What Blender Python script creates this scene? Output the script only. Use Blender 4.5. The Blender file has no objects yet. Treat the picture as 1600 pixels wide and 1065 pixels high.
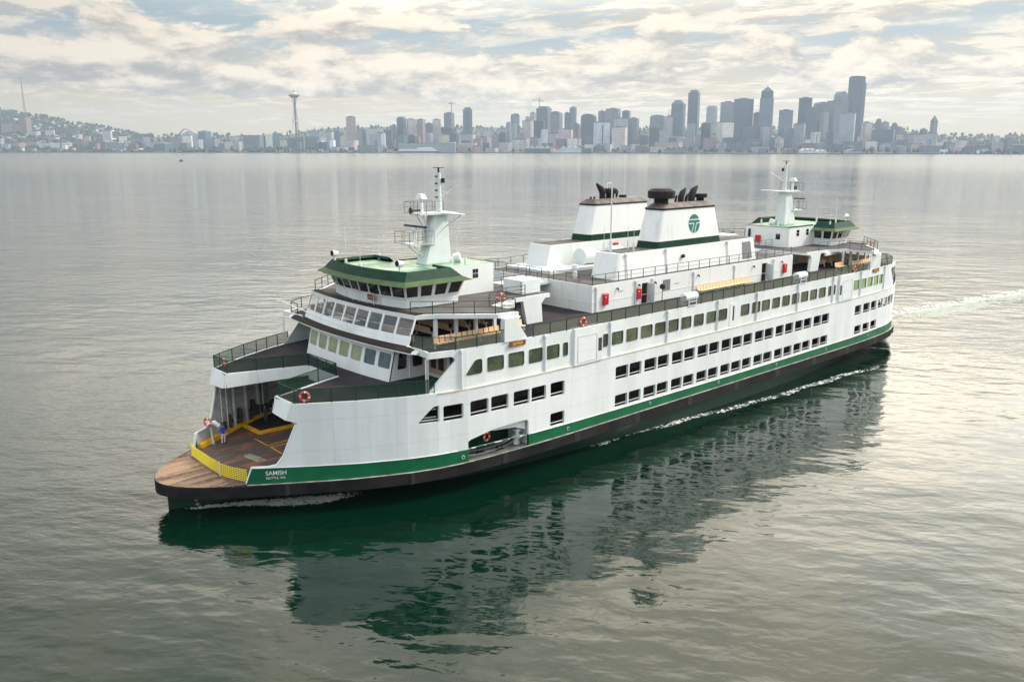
import bpy, bmesh, math, random
from mathutils import Vector, Matrix
random.seed(7)
R = math.radians
scene = bpy.context.scene
COL = scene.collection
# ------------------------------------------------------------------ camera
CAM = Vector((74.872, 60.723, 26.177)); YAW = -2.30517; PIT = 0.22305
cd = bpy.data.cameras.new("camera"); cam = bpy.data.objects.new("camera", cd); COL.objects.link(cam)
cam.location = CAM
fw = Vector((math.cos(YAW) * math.cos(PIT), math.sin(YAW) * math.cos(PIT), -math.sin(PIT)))
cam.rotation_euler = fw.to_track_quat('-Z', 'Y').to_euler()
cd.sensor_width = 36; cd.lens = 36 * 1327.1 / 1600; cd.clip_start = 0.5; cd.clip_end = 40000
scene.camera = cam
# ------------------------------------------------------------------ exposure
vs = scene.view_settings
vs.view_transform = 'Standard'; vs.look = 'None'; vs.gamma = 1; vs.use_curve_mapping = False; vs.exposure = 0.34
scene.cycles.max_bounces = 6; scene.cycles.transparent_max_bounces = 12; scene.cycles.volume_bounces = 1
scene.cycles.diffuse_bounces = 3; scene.cycles.glossy_bounces = 4; scene.cycles.transmission_bounces = 4
# ------------------------------------------------------------------ node helpers
class NT:
    def __init__(s, tree): s.t = tree; s.n = tree.nodes; s.l = tree.links
    def node(s, typ, **kw):
        n = s.n.new(typ)
        for k, v in kw.items():
            if k.startswith('i_'):
                key = k[2:]; key = int(key) if key.isdigit() else key.replace('_', ' ')
                s.put(n.inputs[key], v)
            else: setattr(n, k, v)
        return n
    def put(s, inp, v):
        if isinstance(v, bpy.types.NodeSocket): s.l.new(v, inp)
        else: inp.default_value = v
    def math(s, op, a, b=0.0, c=None, clamp=False):
        n = s.n.new('ShaderNodeMath'); n.operation = op; n.use_clamp = clamp
        s.put(n.inputs[0], a); s.put(n.inputs[1], b)
        if c is not None: s.put(n.inputs[2], c)
        return n.outputs[0]
    def ramp(s, v, a, b, lo=0.0, hi=1.0):
        n = s.n.new('ShaderNodeMapRange'); n.interpolation_type = 'SMOOTHSTEP'
        s.put(n.inputs[0], v); s.put(n.inputs[1], a); s.put(n.inputs[2], b); s.put(n.inputs[3], lo); s.put(n.inputs[4], hi)
        return n.outputs[0]
    def mix(s, f, a, b, mode='MIX'):
        n = s.n.new('ShaderNodeMix'); n.data_type = 'RGBA'; n.blend_type = mode
        s.put(n.inputs[0], f); s.put(n.inputs[6], a); s.put(n.inputs[7], b)
        return n.outputs[2]
    def noise(s, vec, scale, detail=4.0, rough=0.5, dist=0.0):
        n = s.n.new('ShaderNodeTexNoise'); s.l.new(vec, n.inputs['Vector'])
        n.inputs['Scale'].default_value = scale; n.inputs['Detail'].default_value = detail
        n.inputs['Roughness'].default_value = rough; n.inputs['Distortion'].default_value = dist
        return n.outputs['Fac']
    def mapping(s, vec, scale=(1, 1, 1), loc=(0, 0, 0), rot=(0, 0, 0)):
        n = s.n.new('ShaderNodeMapping'); s.l.new(vec, n.inputs['Vector'])
        n.inputs['Scale'].default_value = scale; n.inputs['Location'].default_value = loc; n.inputs['Rotation'].default_value = rot
        return n.outputs[0]
def c4(c): return (c[0], c[1], c[2], 1.0)
# ------------------------------------------------------------------ world and sun
SUN_AZ, SUN_EL = R(151), R(42)
w = bpy.data.worlds.new("World"); scene.world = w; w.use_nodes = True
T = NT(w.node_tree); T.n.clear()
tc = T.node('ShaderNodeTexCoord').outputs['Generated']
sky = T.node('ShaderNodeTexSky'); sky.sky_type = 'NISHITA'; sky.sun_disc = False
sky.sun_elevation = SUN_EL; sky.sun_rotation = math.pi / 2 - SUN_AZ; sky.air_density = 1.0; sky.dust_density = 2.0
sep = T.node('ShaderNodeSeparateXYZ', i_0=tc)
zz = T.math('MAXIMUM', sep.outputs[2], 0.0)
den = T.math('ADD', zz, 0.065)
px = T.math('DIVIDE', sep.outputs[0], den); py = T.math('DIVIDE', sep.outputs[1], den)
comb = T.node('ShaderNodeCombineXYZ', i_0=px, i_1=py, i_2=0.0).outputs[0]
cm = T.mapping(comb, scale=(1.0, 0.75, 1), loc=(3.1, 1.7, 0), rot=(0, 0, R(28)))
n1 = T.noise(cm, 0.62, 7.0, 0.58, 0.35)
n2 = T.noise(cm, 2.6, 8.0, 0.62, 0.5)
cloud = T.math('ADD', T.math('MULTIPLY', n1, 0.62), T.math('MULTIPLY', n2, 0.38))
# azimuth term: 1 towards the skyline and the sun, 0 behind the camera
dotf = T.math('ADD', T.math('MULTIPLY', sep.outputs[0], math.cos(R(-148))), T.math('MULTIPLY', sep.outputs[1], math.sin(R(-148))))
front = T.ramp(dotf, -0.35, 0.75)
side = T.ramp(T.math('ADD', T.math('MULTIPLY', sep.outputs[0], math.cos(R(-165))), T.math('MULTIPLY', sep.outputs[1], math.sin(R(-165)))), 0.35, 0.95)
rightness = T.ramp(T.math('ADD', T.math('MULTIPLY', sep.outputs[0], math.cos(R(-175))), T.math('MULTIPLY', sep.outputs[1], math.sin(R(-175)))), 0.30, 0.85)
nish = T.mix(1.0, sky.outputs[0], c4((0.11, 0.11, 0.11)), 'MULTIPLY')
blue = T.mix(0.75, nish, c4((0.44, 0.56, 0.66)))
clear = T.mix(T.ramp(zz, 0.045, 0.125), c4((0.70, 0.62, 0.46)), blue)
# thin streaky layer, stronger towards the sun side
streak = T.ramp(T.math('ADD', cloud, T.math('MULTIPLY', rightness, 0.065)), 0.455, 0.60)
streak = T.math('MULTIPLY', streak, T.ramp(zz, 0.015, 0.06))
nS = T.noise(T.mapping(cm, loc=(0.05, -0.22, 0)), 2.6, 8.0, 0.62, 0.5)
srel = T.ramp(T.math('SUBTRACT', n2, nS), -0.09, 0.09)
scol = T.mix(srel, c4((0.62, 0.59, 0.53)), c4((0.98, 0.91, 0.79)))
body = T.mix(T.math('MULTIPLY', streak, 0.92), clear, scol)
# heaped cloud bank low over the shore, lit from above
q1 = T.mapping(tc, scale=(7.5, 7.5, 21)); q2 = T.mapping(tc, scale=(7.5, 7.5, 21), loc=(0.05, -0.10, 0.26))
nA = T.noise(q1, 1.0, 10.0, 0.60, 0.20); nB = T.noise(q2, 1.0, 10.0, 0.60, 0.20)
band = T.math('SUBTRACT', T.math('MULTIPLY', T.ramp(zz, 0.045, 0.075), T.ramp(zz, 0.155, 0.095)), T.math('MULTIPLY', rightness, 0.45))
heap = T.ramp(T.math('ADD', nA, T.math('MULTIPLY', band, 0.17)), 0.52, 0.59)
relief = T.ramp(T.math('ADD', T.math('SUBTRACT', nA, nB), T.math('MULTIPLY', T.math('SUBTRACT', zz, 0.088), 1.3)), -0.11, 0.10)
hcol = T.mix(relief, c4((0.455, 0.455, 0.455)), c4((1.0, 0.92, 0.80)))
body = T.mix(T.math('MULTIPLY', heap, T.ramp(zz, 0.02, 0.05)), body, hcol)
# small bright heaps just over the skyline
nH = T.noise(T.mapping(tc, scale=(26, 26, 110), loc=(0, 0, 2)), 1.0, 6.0, 0.6)
low = T.math('MULTIPLY', T.ramp(nH, 0.56, 0.68), T.math('MULTIPLY', T.ramp(zz, 0.018, 0.03), T.ramp(zz, 0.062, 0.045)))
body = T.mix(T.math('MULTIPLY', low, 0.6), body, c4((1.0, 0.90, 0.72)))
body = T.mix(1.0, body, T.mix(T.ramp(T.math('ADD', T.math('MULTIPLY', sep.outputs[0], math.cos(R(-172))), T.math('MULTIPLY', sep.outputs[1], math.sin(R(-172)))), 0.25, 0.72), c4((.76, .77, .80)), c4((1, 1, 1))), 'MULTIPLY')
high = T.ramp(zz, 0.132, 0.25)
body = T.mix(1.0, body, T.mix(front, c4((1, 1, 1)), c4((1.10, 1.045, 0.965))), 'MULTIPLY')
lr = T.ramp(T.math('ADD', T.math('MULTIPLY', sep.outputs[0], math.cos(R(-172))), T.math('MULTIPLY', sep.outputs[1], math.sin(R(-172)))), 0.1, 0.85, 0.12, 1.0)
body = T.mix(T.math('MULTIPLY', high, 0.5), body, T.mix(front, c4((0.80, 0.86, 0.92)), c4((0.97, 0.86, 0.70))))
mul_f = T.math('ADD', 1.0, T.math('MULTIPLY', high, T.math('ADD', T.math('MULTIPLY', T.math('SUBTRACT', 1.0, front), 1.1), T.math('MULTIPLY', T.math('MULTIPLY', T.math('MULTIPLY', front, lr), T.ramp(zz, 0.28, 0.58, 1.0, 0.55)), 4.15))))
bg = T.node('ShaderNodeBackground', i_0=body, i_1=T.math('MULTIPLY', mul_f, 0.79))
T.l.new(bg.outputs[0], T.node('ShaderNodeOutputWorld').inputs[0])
w.cycles.sampling_method = 'MANUAL'; w.cycles.sample_map_resolution = 1024
sl = bpy.data.lights.new("sun", 'SUN'); sl.energy = 3.0; sl.angle = R(10); sl.color = (1.0, 0.94, 0.84)
so = bpy.data.objects.new("sun", sl); COL.objects.link(so)
sd = Vector((math.cos(SUN_AZ) * math.cos(SUN_EL), math.sin(SUN_AZ) * math.cos(SUN_EL), math.sin(SUN_EL)))
so.rotation_euler = sd.to_track_quat('Z', 'Y').to_euler(); so.location = (0, 0, 300)
# ------------------------------------------------------------------ materials
MATS = {}
def mat(name, col, rough=0.5, metal=0.0, var=0.0, vscale=0.5, col2=None, streak=False, spec=0.5, bump=0.0, bscale=20, alpha=None, ior=None, ramp=(0.35, 0.65), stretch=None):
    if name in MATS: return MATS[name]
    m = bpy.data.materials.new(name); m.use_nodes = True; t = NT(m.node_tree)
    b = t.n['Principled BSDF']; b.inputs['Roughness'].default_value = rough; b.inputs['Metallic'].default_value = metal
    b.inputs['Specular IOR Level'].default_value = spec
    if ior: b.inputs['IOR'].default_value = ior
    geo = t.node('ShaderNodeNewGeometry').outputs['Position']
    base = c4(col)
    if col2 is not None or var > 0:
        v = t.mapping(geo, scale=stretch or ((1, 1, 0.12) if streak else (1, 1, 1)))
        f = t.ramp(t.noise(v, vscale, 6.0, 0.6), ramp[0], ramp[1])
        c2 = c4(col2) if col2 is not None else c4(tuple(x * (1 - var) for x in col))
        base = t.mix(f, c4(col), c2)
        t.l.new(base, b.inputs['Base Color'])
    else: b.inputs['Base Color'].default_value = base
    if bump > 0:
        bn = t.node('ShaderNodeBump', i_Strength=0.6, i_Distance=bump, i_Height=t.noise(geo, bscale, 4.0))
        t.l.new(bn.outputs[0], b.inputs['Normal'])
    if alpha is not None:
        o = t.n['Material Output']; tr = t.node('ShaderNodeBsdfTransparent'); mx = t.node('ShaderNodeMixShader', i_0=alpha)
        t.l.new(tr.outputs[0], mx.inputs[1]); t.l.new(b.outputs[0], mx.inputs[2]); t.l.new(mx.outputs[0], o.inputs[0])
    MATS[name] = m; return m
M_white = mat('white_paint', (0.75, 0.78, 0.775), 0.42, var=0.0, spec=.35, col2=(0.66, 0.69, 0.675), streak=True, vscale=0.55)
def seams(m):                                           # faint plate seams and weld dimpling on painted steel
    t = NT(m.node_tree); b = t.n['Principled BSDF']; g = t.node('ShaderNodeNewGeometry').outputs['Position']; s = t.node('ShaderNodeSeparateXYZ', i_0=g)
    def line(v, per, w_):
        f = t.math('FRACT', t.math('DIVIDE', v, per)); return t.math('LESS_THAN', f, w_ / per)
    k = t.math('MAXIMUM', line(s.outputs[0], 4.1, .045), line(s.outputs[2], 2.33, .04))
    src = b.inputs['Base Color'].links[0].from_socket
    sp = t.ramp(t.noise(t.mapping(g, scale=(1, 1, .14)), 2.6, 8, .7), .60, .78)
    c = t.mix(t.math('MULTIPLY', k, .26), src, c4((.30, .32, .30))); c = t.mix(t.math('MULTIPLY', sp, .34), c, c4((.42, .33, .22)))
    t.l.new(c, b.inputs['Base Color'])
    h = t.math('ADD', t.noise(t.mapping(g, scale=(1, 1, 1)), .9, 3, .5), t.math('MULTIPLY', k, -.12))
    bn = t.node('ShaderNodeBump', i_Strength=.5, i_Distance=.035, i_Height=h); t.l.new(bn.outputs[0], b.inputs['Normal'])
seams(M_white)
M_whitew = mat('white_paint_weathered', (0.74, 0.76, 0.745), 0.45, spec=.35, col2=(0.60, 0.60, 0.53), streak=True, vscale=1.3, ramp=(0.5, 0.8))
M_green = mat('green_band_paint', (0.006, 0.13, 0.052), 0.45, spec=.25, col2=(0.005, 0.095, 0.04), vscale=0.6)
M_dgreen = mat('dark_green_paint', (0.004, 0.030, 0.016), 0.6, spec=.15, col2=(0.007, 0.045, 0.024), vscale=1.5)
M_brim = mat('green_brim_paint', (0.078, 0.118, 0.055), 0.6, spec=.15, col2=(0.052, 0.092, 0.042), vscale=1.2)
M_roof = mat('pale_green_roof', (0.30, 0.42, 0.29), 0.4, spec=.3, col2=(0.10, 0.25, 0.14), vscale=0.55, ramp=(0.40, 0.60))
M_boot = mat('antifouling_green', (0.006, 0.045, 0.024), 0.5, spec=.25, col2=(0.02, 0.032, 0.024), vscale=1.4, stretch=(1, 1, 0.5))
M_black = mat('black_rubber', (0.010, 0.010, 0.011), 0.7, spec=.15, col2=(0.026, 0.023, 0.023), vscale=0.35)
M_rail = mat('rail_green_steel', (0.008, 0.045, 0.025), 0.6, spec=.2)
M_steel = mat('rail_grey_steel', (0.055, 0.07, 0.062), 0.6, spec=.2)
M_mesh = mat('rail_mesh', (0.15, 0.16, 0.12), 0.7, spec=.1, alpha=0.55)
M_meshg = mat('rail_mesh_green', (0.015, 0.045, 0.03), 0.7, spec=.1, alpha=0.62)
M_deck = mat('dark_deck_coating', (0.030, 0.026, 0.034), 0.85, spec=.12, col2=(0.050, 0.042, 0.046), vscale=0.4, bump=0.004)
M_bdeck = mat('brown_deck_coating', (0.085, 0.079, 0.080), 0.85, spec=.12, col2=(0.135, 0.125, 0.12), vscale=0.5, bump=0.004)
M_ledge = mat('brown_ledge_coating', (0.040, 0.029, 0.026), 0.8, spec=.12)
M_glassg = mat('green_tinted_glass', (0.022, 0.036, 0.014), 0.06, col2=(0.10, 0.125, 0.06), vscale=.42, spec=0.8, alpha=0.9)
M_glassp = mat('pale_green_glass', (0.22, 0.26, 0.14), 0.08, col2=(0.30, 0.33, 0.2), vscale=0.8, spec=0.7)
M_glassb = mat('blue_tinted_glass', (0.025, 0.075, 0.11), 0.06, col2=(0.06, 0.12, 0.15), vscale=1.2, spec=0.7)
M_glassd = mat('dark_glass', (0.012, 0.012, 0.014), 0.05, spec=0.8, alpha=0.85)
M_glassc = mat('clear_glass', (0.30, 0.33, 0.34), 0.04, spec=0.9, alpha=0.28)
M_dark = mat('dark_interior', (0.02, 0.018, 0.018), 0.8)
M_gal = mat('brown_gallery_interior', (0.085, 0.07, 0.062), 0.8, col2=(0.04, 0.03, 0.03), vscale=1.2)
M_inner = mat('inner_grey_paint', (0.56, 0.58, 0.56), 0.5, col2=(0.40, 0.42, 0.40), vscale=1.0)
M_yel = mat('yellow_curb_paint', (0.90, 0.47, 0.012), 0.5, col2=(0.66, 0.33, 0.01), vscale=2)
M_net = mat('yellow_net_plastic', (0.80, 0.66, 0.02), 0.5)
M_red = mat('red_paint', (0.50, 0.010, 0.015), 0.35)
M_ring = mat('lifebuoy_red', (0.62, 0.05, 0.02), 0.5)
M_seat = mat('cream_seat_plastic', (0.80, 0.56, 0.33), 0.45, col2=(0.72, 0.48, 0.27), vscale=4)
M_brown = mat('brown_steel', (0.05, 0.04, 0.035), 0.6)
M_soot = mat('sooty_black_steel', (0.014, 0.013, 0.015), 0.7, spec=.2, col2=(0.03, 0.027, 0.027), vscale=2)
M_cap = mat('brown_funnel_cap', (0.16, 0.13, 0.12), 0.5, spec=.25, col2=(0.07, 0.058, 0.055), vscale=0.8)
M_orange = mat('orange_sign', (0.55, 0.20, 0.02), 0.5)
M_tan = mat('tan_door_frame', (0.50, 0.36, 0.24), 0.5)
M_cyan = mat('pale_green_steel', (0.66, 0.70, 0.69), 0.45, col2=(0.58, 0.63, 0.615), vscale=1.0)
M_grey = mat('grey_grille', (0.18, 0.17, 0.18), 0.6)
M_skin = mat('skin', (0.45, 0.26, 0.18), 0.6)
M_blue = mat('blue_jacket', (0.01, 0.07, 0.45), 0.7)
M_trous = mat('white_trousers', (0.62, 0.60, 0.60), 0.8)
M_rope = mat('grey_rope', (0.28, 0.28, 0.28), 0.8)
M_dkgrey = mat('dark_grey_cloth', (0.05, 0.05, 0.06), 0.8)
# wooden / steel bow apron
def wood_mat():
    m = bpy.data.materials.new('worn_apron_planks'); m.use_nodes = True; t = NT(m.node_tree); b = t.n['Principled BSDF']
    g = t.node('ShaderNodeNewGeometry').outputs['Position']
    v = t.mapping(g, scale=(0.16, 1.9, 1), rot=(0, 0, 0))
    f = t.ramp(t.noise(v, 0.75, 8.0, 0.6), 0.42, 0.58)
    c = t.mix(f, c4((0.085, 0.042, 0.022)), c4((0.31, 0.185, 0.105)))
    f2 = t.ramp(t.noise(g, 2.5, 6, 0.7), 0.45, 0.75)
    c = t.mix(f2, c, c4((0.30, 0.23, 0.17)))
    t.l.new(c, b.inputs['Base Color']); b.inputs['Roughness'].default_value = 0.7
    return m
M_plank = wood_mat()
def cardeck_mat():
    m = bpy.data.materials.new('rusty_car_deck'); m.use_nodes = True; t = NT(m.node_tree); b = t.n['Principled BSDF']
    g = t.node('ShaderNodeNewGeometry').outputs['Position']
    v = t.mapping(g, scale=(0.5, 1.6, 1), rot=(0, 0, R(-4)))
    f = t.ramp(t.noise(v, 0.8, 8.0, 0.7, 0.4), 0.50, 0.60)
    c = t.mix(f, c4((0.075, 0.060, 0.052)), c4((0.24, 0.085, 0.045)))
    f2 = t.ramp(t.noise(v, 1.7, 8.0, 0.7, 0.2), 0.60, 0.68)
    c = t.mix(f2, c, c4((0.34, 0.27, 0.17)))
    t.l.new(c, b.inputs['Base Color']); b.inputs['Roughness'].default_value = 0.55
    return m
M_cdeck = cardeck_mat()
# ------------------------------------------------------------------ mesh builder
def ident(p): return p
class MB:
    def __init__(s, T=None): s.v = []; s.f = []; s.T = T or ident
    def pt(s, p): s.v.append(tuple(s.T(p))); return len(s.v) - 1
    def face(s, *ps): s.f.append([s.pt(p) for p in ps]); return s
    def box(s, x0, x1, y0, y1, z0, z1):
        return s.hexa([(x0, y0, z0), (x1, y0, z0), (x1, y1, z0), (x0, y1, z0)], [(x0, y0, z1), (x1, y0, z1), (x1, y1, z1), (x0, y1, z1)])
    def hexa(s, lo, hi):                              # loft between two rings with caps
        n = len(lo); a = [s.pt(p) for p in lo]; b = [s.pt(p) for p in hi]
        s.f.append(a[::-1]); s.f.append(b)
        for i in range(n): j = (i + 1) % n; s.f.append([a[i], a[j], b[j], b[i]])
        return s
    def loft(s, rings, cap=True, closed=True):
        idx = [[s.pt(p) for p in r] for r in rings]; n = len(rings[0])
        for a, b in zip(idx[:-1], idx[1:]):
            for i in range(n if closed else n - 1): j = (i + 1) % n; s.f.append([a[i], a[j], b[j], b[i]])
        if cap: s.f.append(idx[0][::-1]); s.f.append(idx[-1])
        return s
    def prism(s, poly, z0, z1): return s.hexa([(x, y, z0) for x, y in poly], [(x, y, z1) for x, y in poly])
    def tube(s, pts, r, n=6, cap=True):
        pts = [Vector(p) for p in pts]; rings = []; rr = r if isinstance(r, (list, tuple)) else [r] * len(pts)
        for i, p in enumerate(pts):
            d = (pts[min(i + 1, len(pts) - 1)] - pts[max(i - 1, 0)]).normalized()
            u = d.cross(Vector((0, 0, 1)))
            if u.length < 0.05: u = d.cross(Vector((1, 0, 0)))
            u.normalize(); v = d.cross(u)
            rings.append([tuple(p + (u * math.cos(2 * math.pi * k / n) + v * math.sin(2 * math.pi * k / n)) * rr[i]) for k in range(n)])
        return s.loft(rings, cap)
    def bar(s, p, q, wd=0.05, ht=0.05):
        p = Vector(p); q = Vector(q); d = (q - p).normalized(); u = d.cross(Vector((0, 0, 1)))
        if u.length < 0.05: u = Vector((1, 0, 0))
        u.normalize(); v = d.cross(u); o = [(-1, -1), (1, -1), (1, 1), (-1, 1)]
        return s.hexa([tuple(p + u * a * wd / 2 + v * b * ht / 2) for a, b in o], [tuple(q + u * a * wd / 2 + v * b * ht / 2) for a, b in o])
    def build(s, name, m, parent=None, smooth=False, recalc=True, bevel=0.0):
        me = bpy.data.meshes.new(name); me.from_pydata(s.v, [], s.f)
        bm = bmesh.new(); bm.from_mesh(me)
        bmesh.ops.remove_doubles(bm, verts=bm.verts, dist=1e-5)
        if recalc: bmesh.ops.recalc_face_normals(bm, faces=bm.faces)
        bm.to_mesh(me); bm.free()
        if smooth:
            for p in me.polygons: p.use_smooth = True
            try: me.set_sharp_from_angle(angle=R(40))
            except Exception: pass
        for x in (m if isinstance(m, (list, tuple)) else [m]): me.materials.append(x)
        o = bpy.data.objects.new(name, me); COL.objects.link(o)
        if bevel > 0:
            b = o.modifiers.new('bevel', 'BEVEL'); b.width = bevel; b.segments = 2; b.limit_method = 'ANGLE'
        if parent is not None: o.parent = parent
        return o
def empty(name, loc=(0, 0, 0), parent=None, rz=0.0):
    o = bpy.data.objects.new(name, None); COL.objects.link(o); o.location = loc; o.rotation_euler = (0, 0, rz); o.empty_display_size = 0.5
    if parent is not None: o.parent = parent
    return o
def tag(o, label, cat, group=None):
    o['label'] = label; o['category'] = cat
    if group: o['group'] = group
    return o
def structure(o): o['kind'] = 'structure'; return o
def copy_tree(o, parent=None):
    c = o.copy(); COL.objects.link(c)
    if parent is not None: c.parent = parent
    for ch in list(o.children): copy_tree(ch, c)
    return c
def interp(x, X, Y):
    if x <= X[0]: return Y[0]
    for i in range(1, len(X)):
        if x <= X[i]:
            t = (x - X[i - 1]) / (X[i] - X[i - 1]); return Y[i - 1] + t * (Y[i] - Y[i - 1])
    return Y[-1]
# pixel of the 1600x1065 photograph -> point on a horizontal plane (used only to survey the far shore)
_r = Vector((math.sin(YAW), -math.cos(YAW), 0)); _u = _r.cross(fw)
# ================================================================== THE FERRY
TX = [0, 25, 29.4, 35.5, 38, 40.3, 43.6, 46.6, 50.4, 52.0, 52.9, 53.6, 54.1, 54.5, 54.7, 54.85, 54.9]
TY = [12.65, 12.6, 12.5, 12.1, 11.6, 10.85, 9.3, 7.5, 5.0, 3.95, 3.25, 2.6, 2.0, 1.35, 0.9, 0.45, 0]
def hb(x): return interp(abs(x), TX, TY)
ZD, ZW, ZS, ZB = 2.39, 8.27, 11.15, 13.60            # car deck, passenger deck, sun deck, bridge deck
def zg(x): return 3.17 + 0.42 * (abs(x) / 50.0) ** 2
ferry = tag(empty('ferry'), 'large white double-ended car ferry with green band and two funnels crossing the bay', 'ferry')
def arange(a, b, st):
    n = max(1, int(math.ceil((b - a) / st))); return [a + (b - a) * i / n for i in range(n + 1)]
def rr(x0, x1, z0, z1, r=0.14, n=3):
    if x0 > x1: x0, x1 = x1, x0
    P = []
    for cx, cz, a0 in ((x1 - r, z0 + r, -90), (x1 - r, z1 - r, 0), (x0 + r, z1 - r, 90), (x0 + r, z0 + r, 180)):
        for k in range(n + 1):
            a = R(a0 + 90 * k / n); P.append((round(cx + r * math.cos(a), 5), round(cz + r * math.sin(a), 5)))
    return P
def span_at(poly, xa, xb):
    xm = (xa + xb) / 2; out = []
    for (x0, z0), (x1, z1) in zip(poly, poly[1:] + poly[:1]):
        if abs(x1 - x0) < 1e-9: continue
        if min(x0, x1) <= xm <= max(x0, x1):
            f = lambda x: z0 + (z1 - z0) * (x - x0) / (x1 - x0)
            out.append((f(xa), f(xb)))
    if len(out) < 2: return None
    out.sort(key=lambda q: q[0] + q[1]); return out[0], out[-1]
def panel(mb, x0, x1, lo, hi, holes, pos, th, step=1.2, knots=(), rims=True):
    xs = set(round(x, 5) for x in arange(x0, x1, step)) | set(k for k in knots if x0 < k < x1)
    for h in holes: xs |= set(p[0] for p in h if x0 < p[0] < x1)
    xs = sorted(xs); ys = [xs[0]]
    for x in xs[1:]:
        if x - ys[-1] > 1e-4: ys.append(x)
    for xa, xb in zip(ys[:-1], ys[1:]):
        la, lb, ha, hb_ = lo(xa), lo(xb), hi(xa), hi(xb); cuts = []
        for h in holes:
            q = span_at(h, xa, xb)
            if q:
                c = [min(max(q[0][0], la), ha), min(max(q[0][1], lb), hb_), min(max(q[1][0], la), ha), min(max(q[1][1], lb), hb_)]
                if c[2] - c[0] > 1e-5 or c[3] - c[1] > 1e-5: cuts.append(c)
        cuts.sort(key=lambda c: c[0] + c[1]); a, b = la, lb
        for c in cuts + [[ha, hb_, 0, 0]]:
            if c[0] - a > 1e-5 or c[1] - b > 1e-5:
                for d in (0, th): mb.face(pos(xa, a, d), pos(xb, b, d), pos(xb, c[1], d), pos(xa, c[0], d))
            a, b = c[2], c[3]
        if rims:
            mb.face(pos(xa, ha, 0), pos(xb, hb_, 0), pos(xb, hb_, th), pos(xa, ha, th))
            mb.face(pos(xa, la, 0), pos(xb, lb, 0), pos(xb, lb, th), pos(xa, la, th))
    if rims:
        for x in (ys[0], ys[-1]): mb.face(pos(x, lo(x), 0), pos(x, hi(x), 0), pos(x, hi(x), th), pos(x, lo(x), th))
        for h in holes:
            for p, q in zip(h, h[1:] + h[:1]):
                n = max(1, int(abs(p[0] - q[0]) / 0.8)); pp = [(p[0] + (q[0] - p[0]) * i / n, p[1] + (q[1] - p[1]) * i / n) for i in range(n + 1)]
                for (xa, a), (xb, b) in zip(pp[:-1], pp[1:]):
                    cl = lambda x, z: min(max(z, lo(x)), hi(x))
                    a2, b2 = cl(xa, a), cl(xb, b)
                    if abs(a2 - a) > 1e-6 and abs(b2 - b) > 1e-6: continue
                    mb.face(pos(xa, a2, 0), pos(xb, b2, 0), pos(xb, b2, th), pos(xa, a2, th))
def W(side, off=0.0): return lambda x, z, d: (x, side * (hb(x) - off - d), z)
def sheet(mb, poly, pos, d):                           # a pane following a curved wall
    mb.f.append([mb.pt(pos(x, z, d)) for x, z in poly]); return mb
# ---- hull below the guard
def wl(x):
    return interp(abs(x), [0, 6, 14, 20, 30, 35, 40, 44, 46.6, 49.5, 52.5, 54.3], [12.45, 12.4, 12.1, 11.7, 10.6, 9.3, 7.3, 5.1, 3.3, 1.8, .7, .03])
hull = empty('hull', parent=ferry)
mb = MB(); xs = [-54.4, -54.1, -53.5, -52.5, -51] + arange(-49, 49, 2.0) + [51, 52.5, 53.5, 54.1, 54.4]
rings = []
for x in xs:
    top = max(0.06, 0.55 * wl(x) + 0.45 * (hb(x) - 0.3) if abs(x) > 30 else hb(x) - 0.18 - 0.004 * abs(x))
    if abs(x) > 54.3: top = 0.06
    b = max(0.05, wl(x)); b2 = max(0.04, b * 0.9)
    if abs(x) > 49: t = (54.4 - abs(x)) / 5.4; top = top * t ** 0.7 + 0.06; 
    rings.append([(x, -b2, -2.5), (x, -b, 0.25), (x, -top, 1.6), (x, top, 1.6), (x, b, 0.25), (x, b2, -2.5)])
mb.loft(rings); mb.build('bottom_hull', M_boot, hull, smooth=True)
# ---- black guard round the car deck edge
def outline(n_end=34, off=0.0, x_in=None):
    xs_ = [x for x in arange(-50, 50, 2.0)]
    xe = [50.4, 51.2, 52.0, 52.5, 52.9, 53.3, 53.6, 53.9, 54.1, 54.3, 54.5, 54.6, 54.7, 54.8, 54.87]
    xs_ = [-x for x in xe[::-1]] + xs_ + xe
    P = [(x, hb(x)) for x in xs_] + [(54.9, 0)] + [(x, -hb(x)) for x in xs_[::-1]] + [(-54.9, 0)]
    if off:
        Q = []
        n = len(P)
        for i in range(n):
            a = Vector(P[i - 1]); c = Vector(P[(i + 1) % n]); d = (c - a).normalized(); Q.append((P[i][0] - d.y * off * 1.0, P[i][1] + d.x * off))
        return Q
    return P
O0 = outline(); O1 = outline(off=0.22); O2 = outline(off=-0.35)
mb = MB(); n = len(O0)
for a, b, z0, z1 in ((O1, O1, 1.50, 2.33), (O1, O0, 2.33, 2.385), (O2, O1, 1.50, 1.50), (O0, O0, 2.385, 2.385)):
    if a is b and z0 == z1: continue
    for i in range(n): j = (i + 1) % n; mb.face((*a[i], z0), (*a[j], z0), (*b[j], z1), (*b[i], z1))
for i in range(n): j = (i + 1) % n; mb.face((*O2[i], 1.5), (*O2[j], 1.5), (*O0[j], 2.34), (*O0[i], 2.34))
mb.build('guard_rail', M_black, hull, recalc=True)
mb = MB(); A = outline(off=0.215); B = outline(off=0.03)
for i in range(n):
    j = (i + 1) % n
    if abs(A[i][0]) < 50.3: mb.face((*A[i], 2.392), (*A[j], 2.392), (*B[j], 2.402), (*B[i], 2.402))
mb.build('guard_edge', mat('weathered_guard_edge', (0.42, 0.42, 0.38), 0.6, col2=(0.2, 0.17, 0.14), vscale=1.5), hull)
mb = MB()
for i in range(n): j = (i + 1) % n; mb.face((*O0[i], 2.386), (*O0[j], 2.386), (*A[j], 2.30), (*A[i], 2.30))
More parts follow.
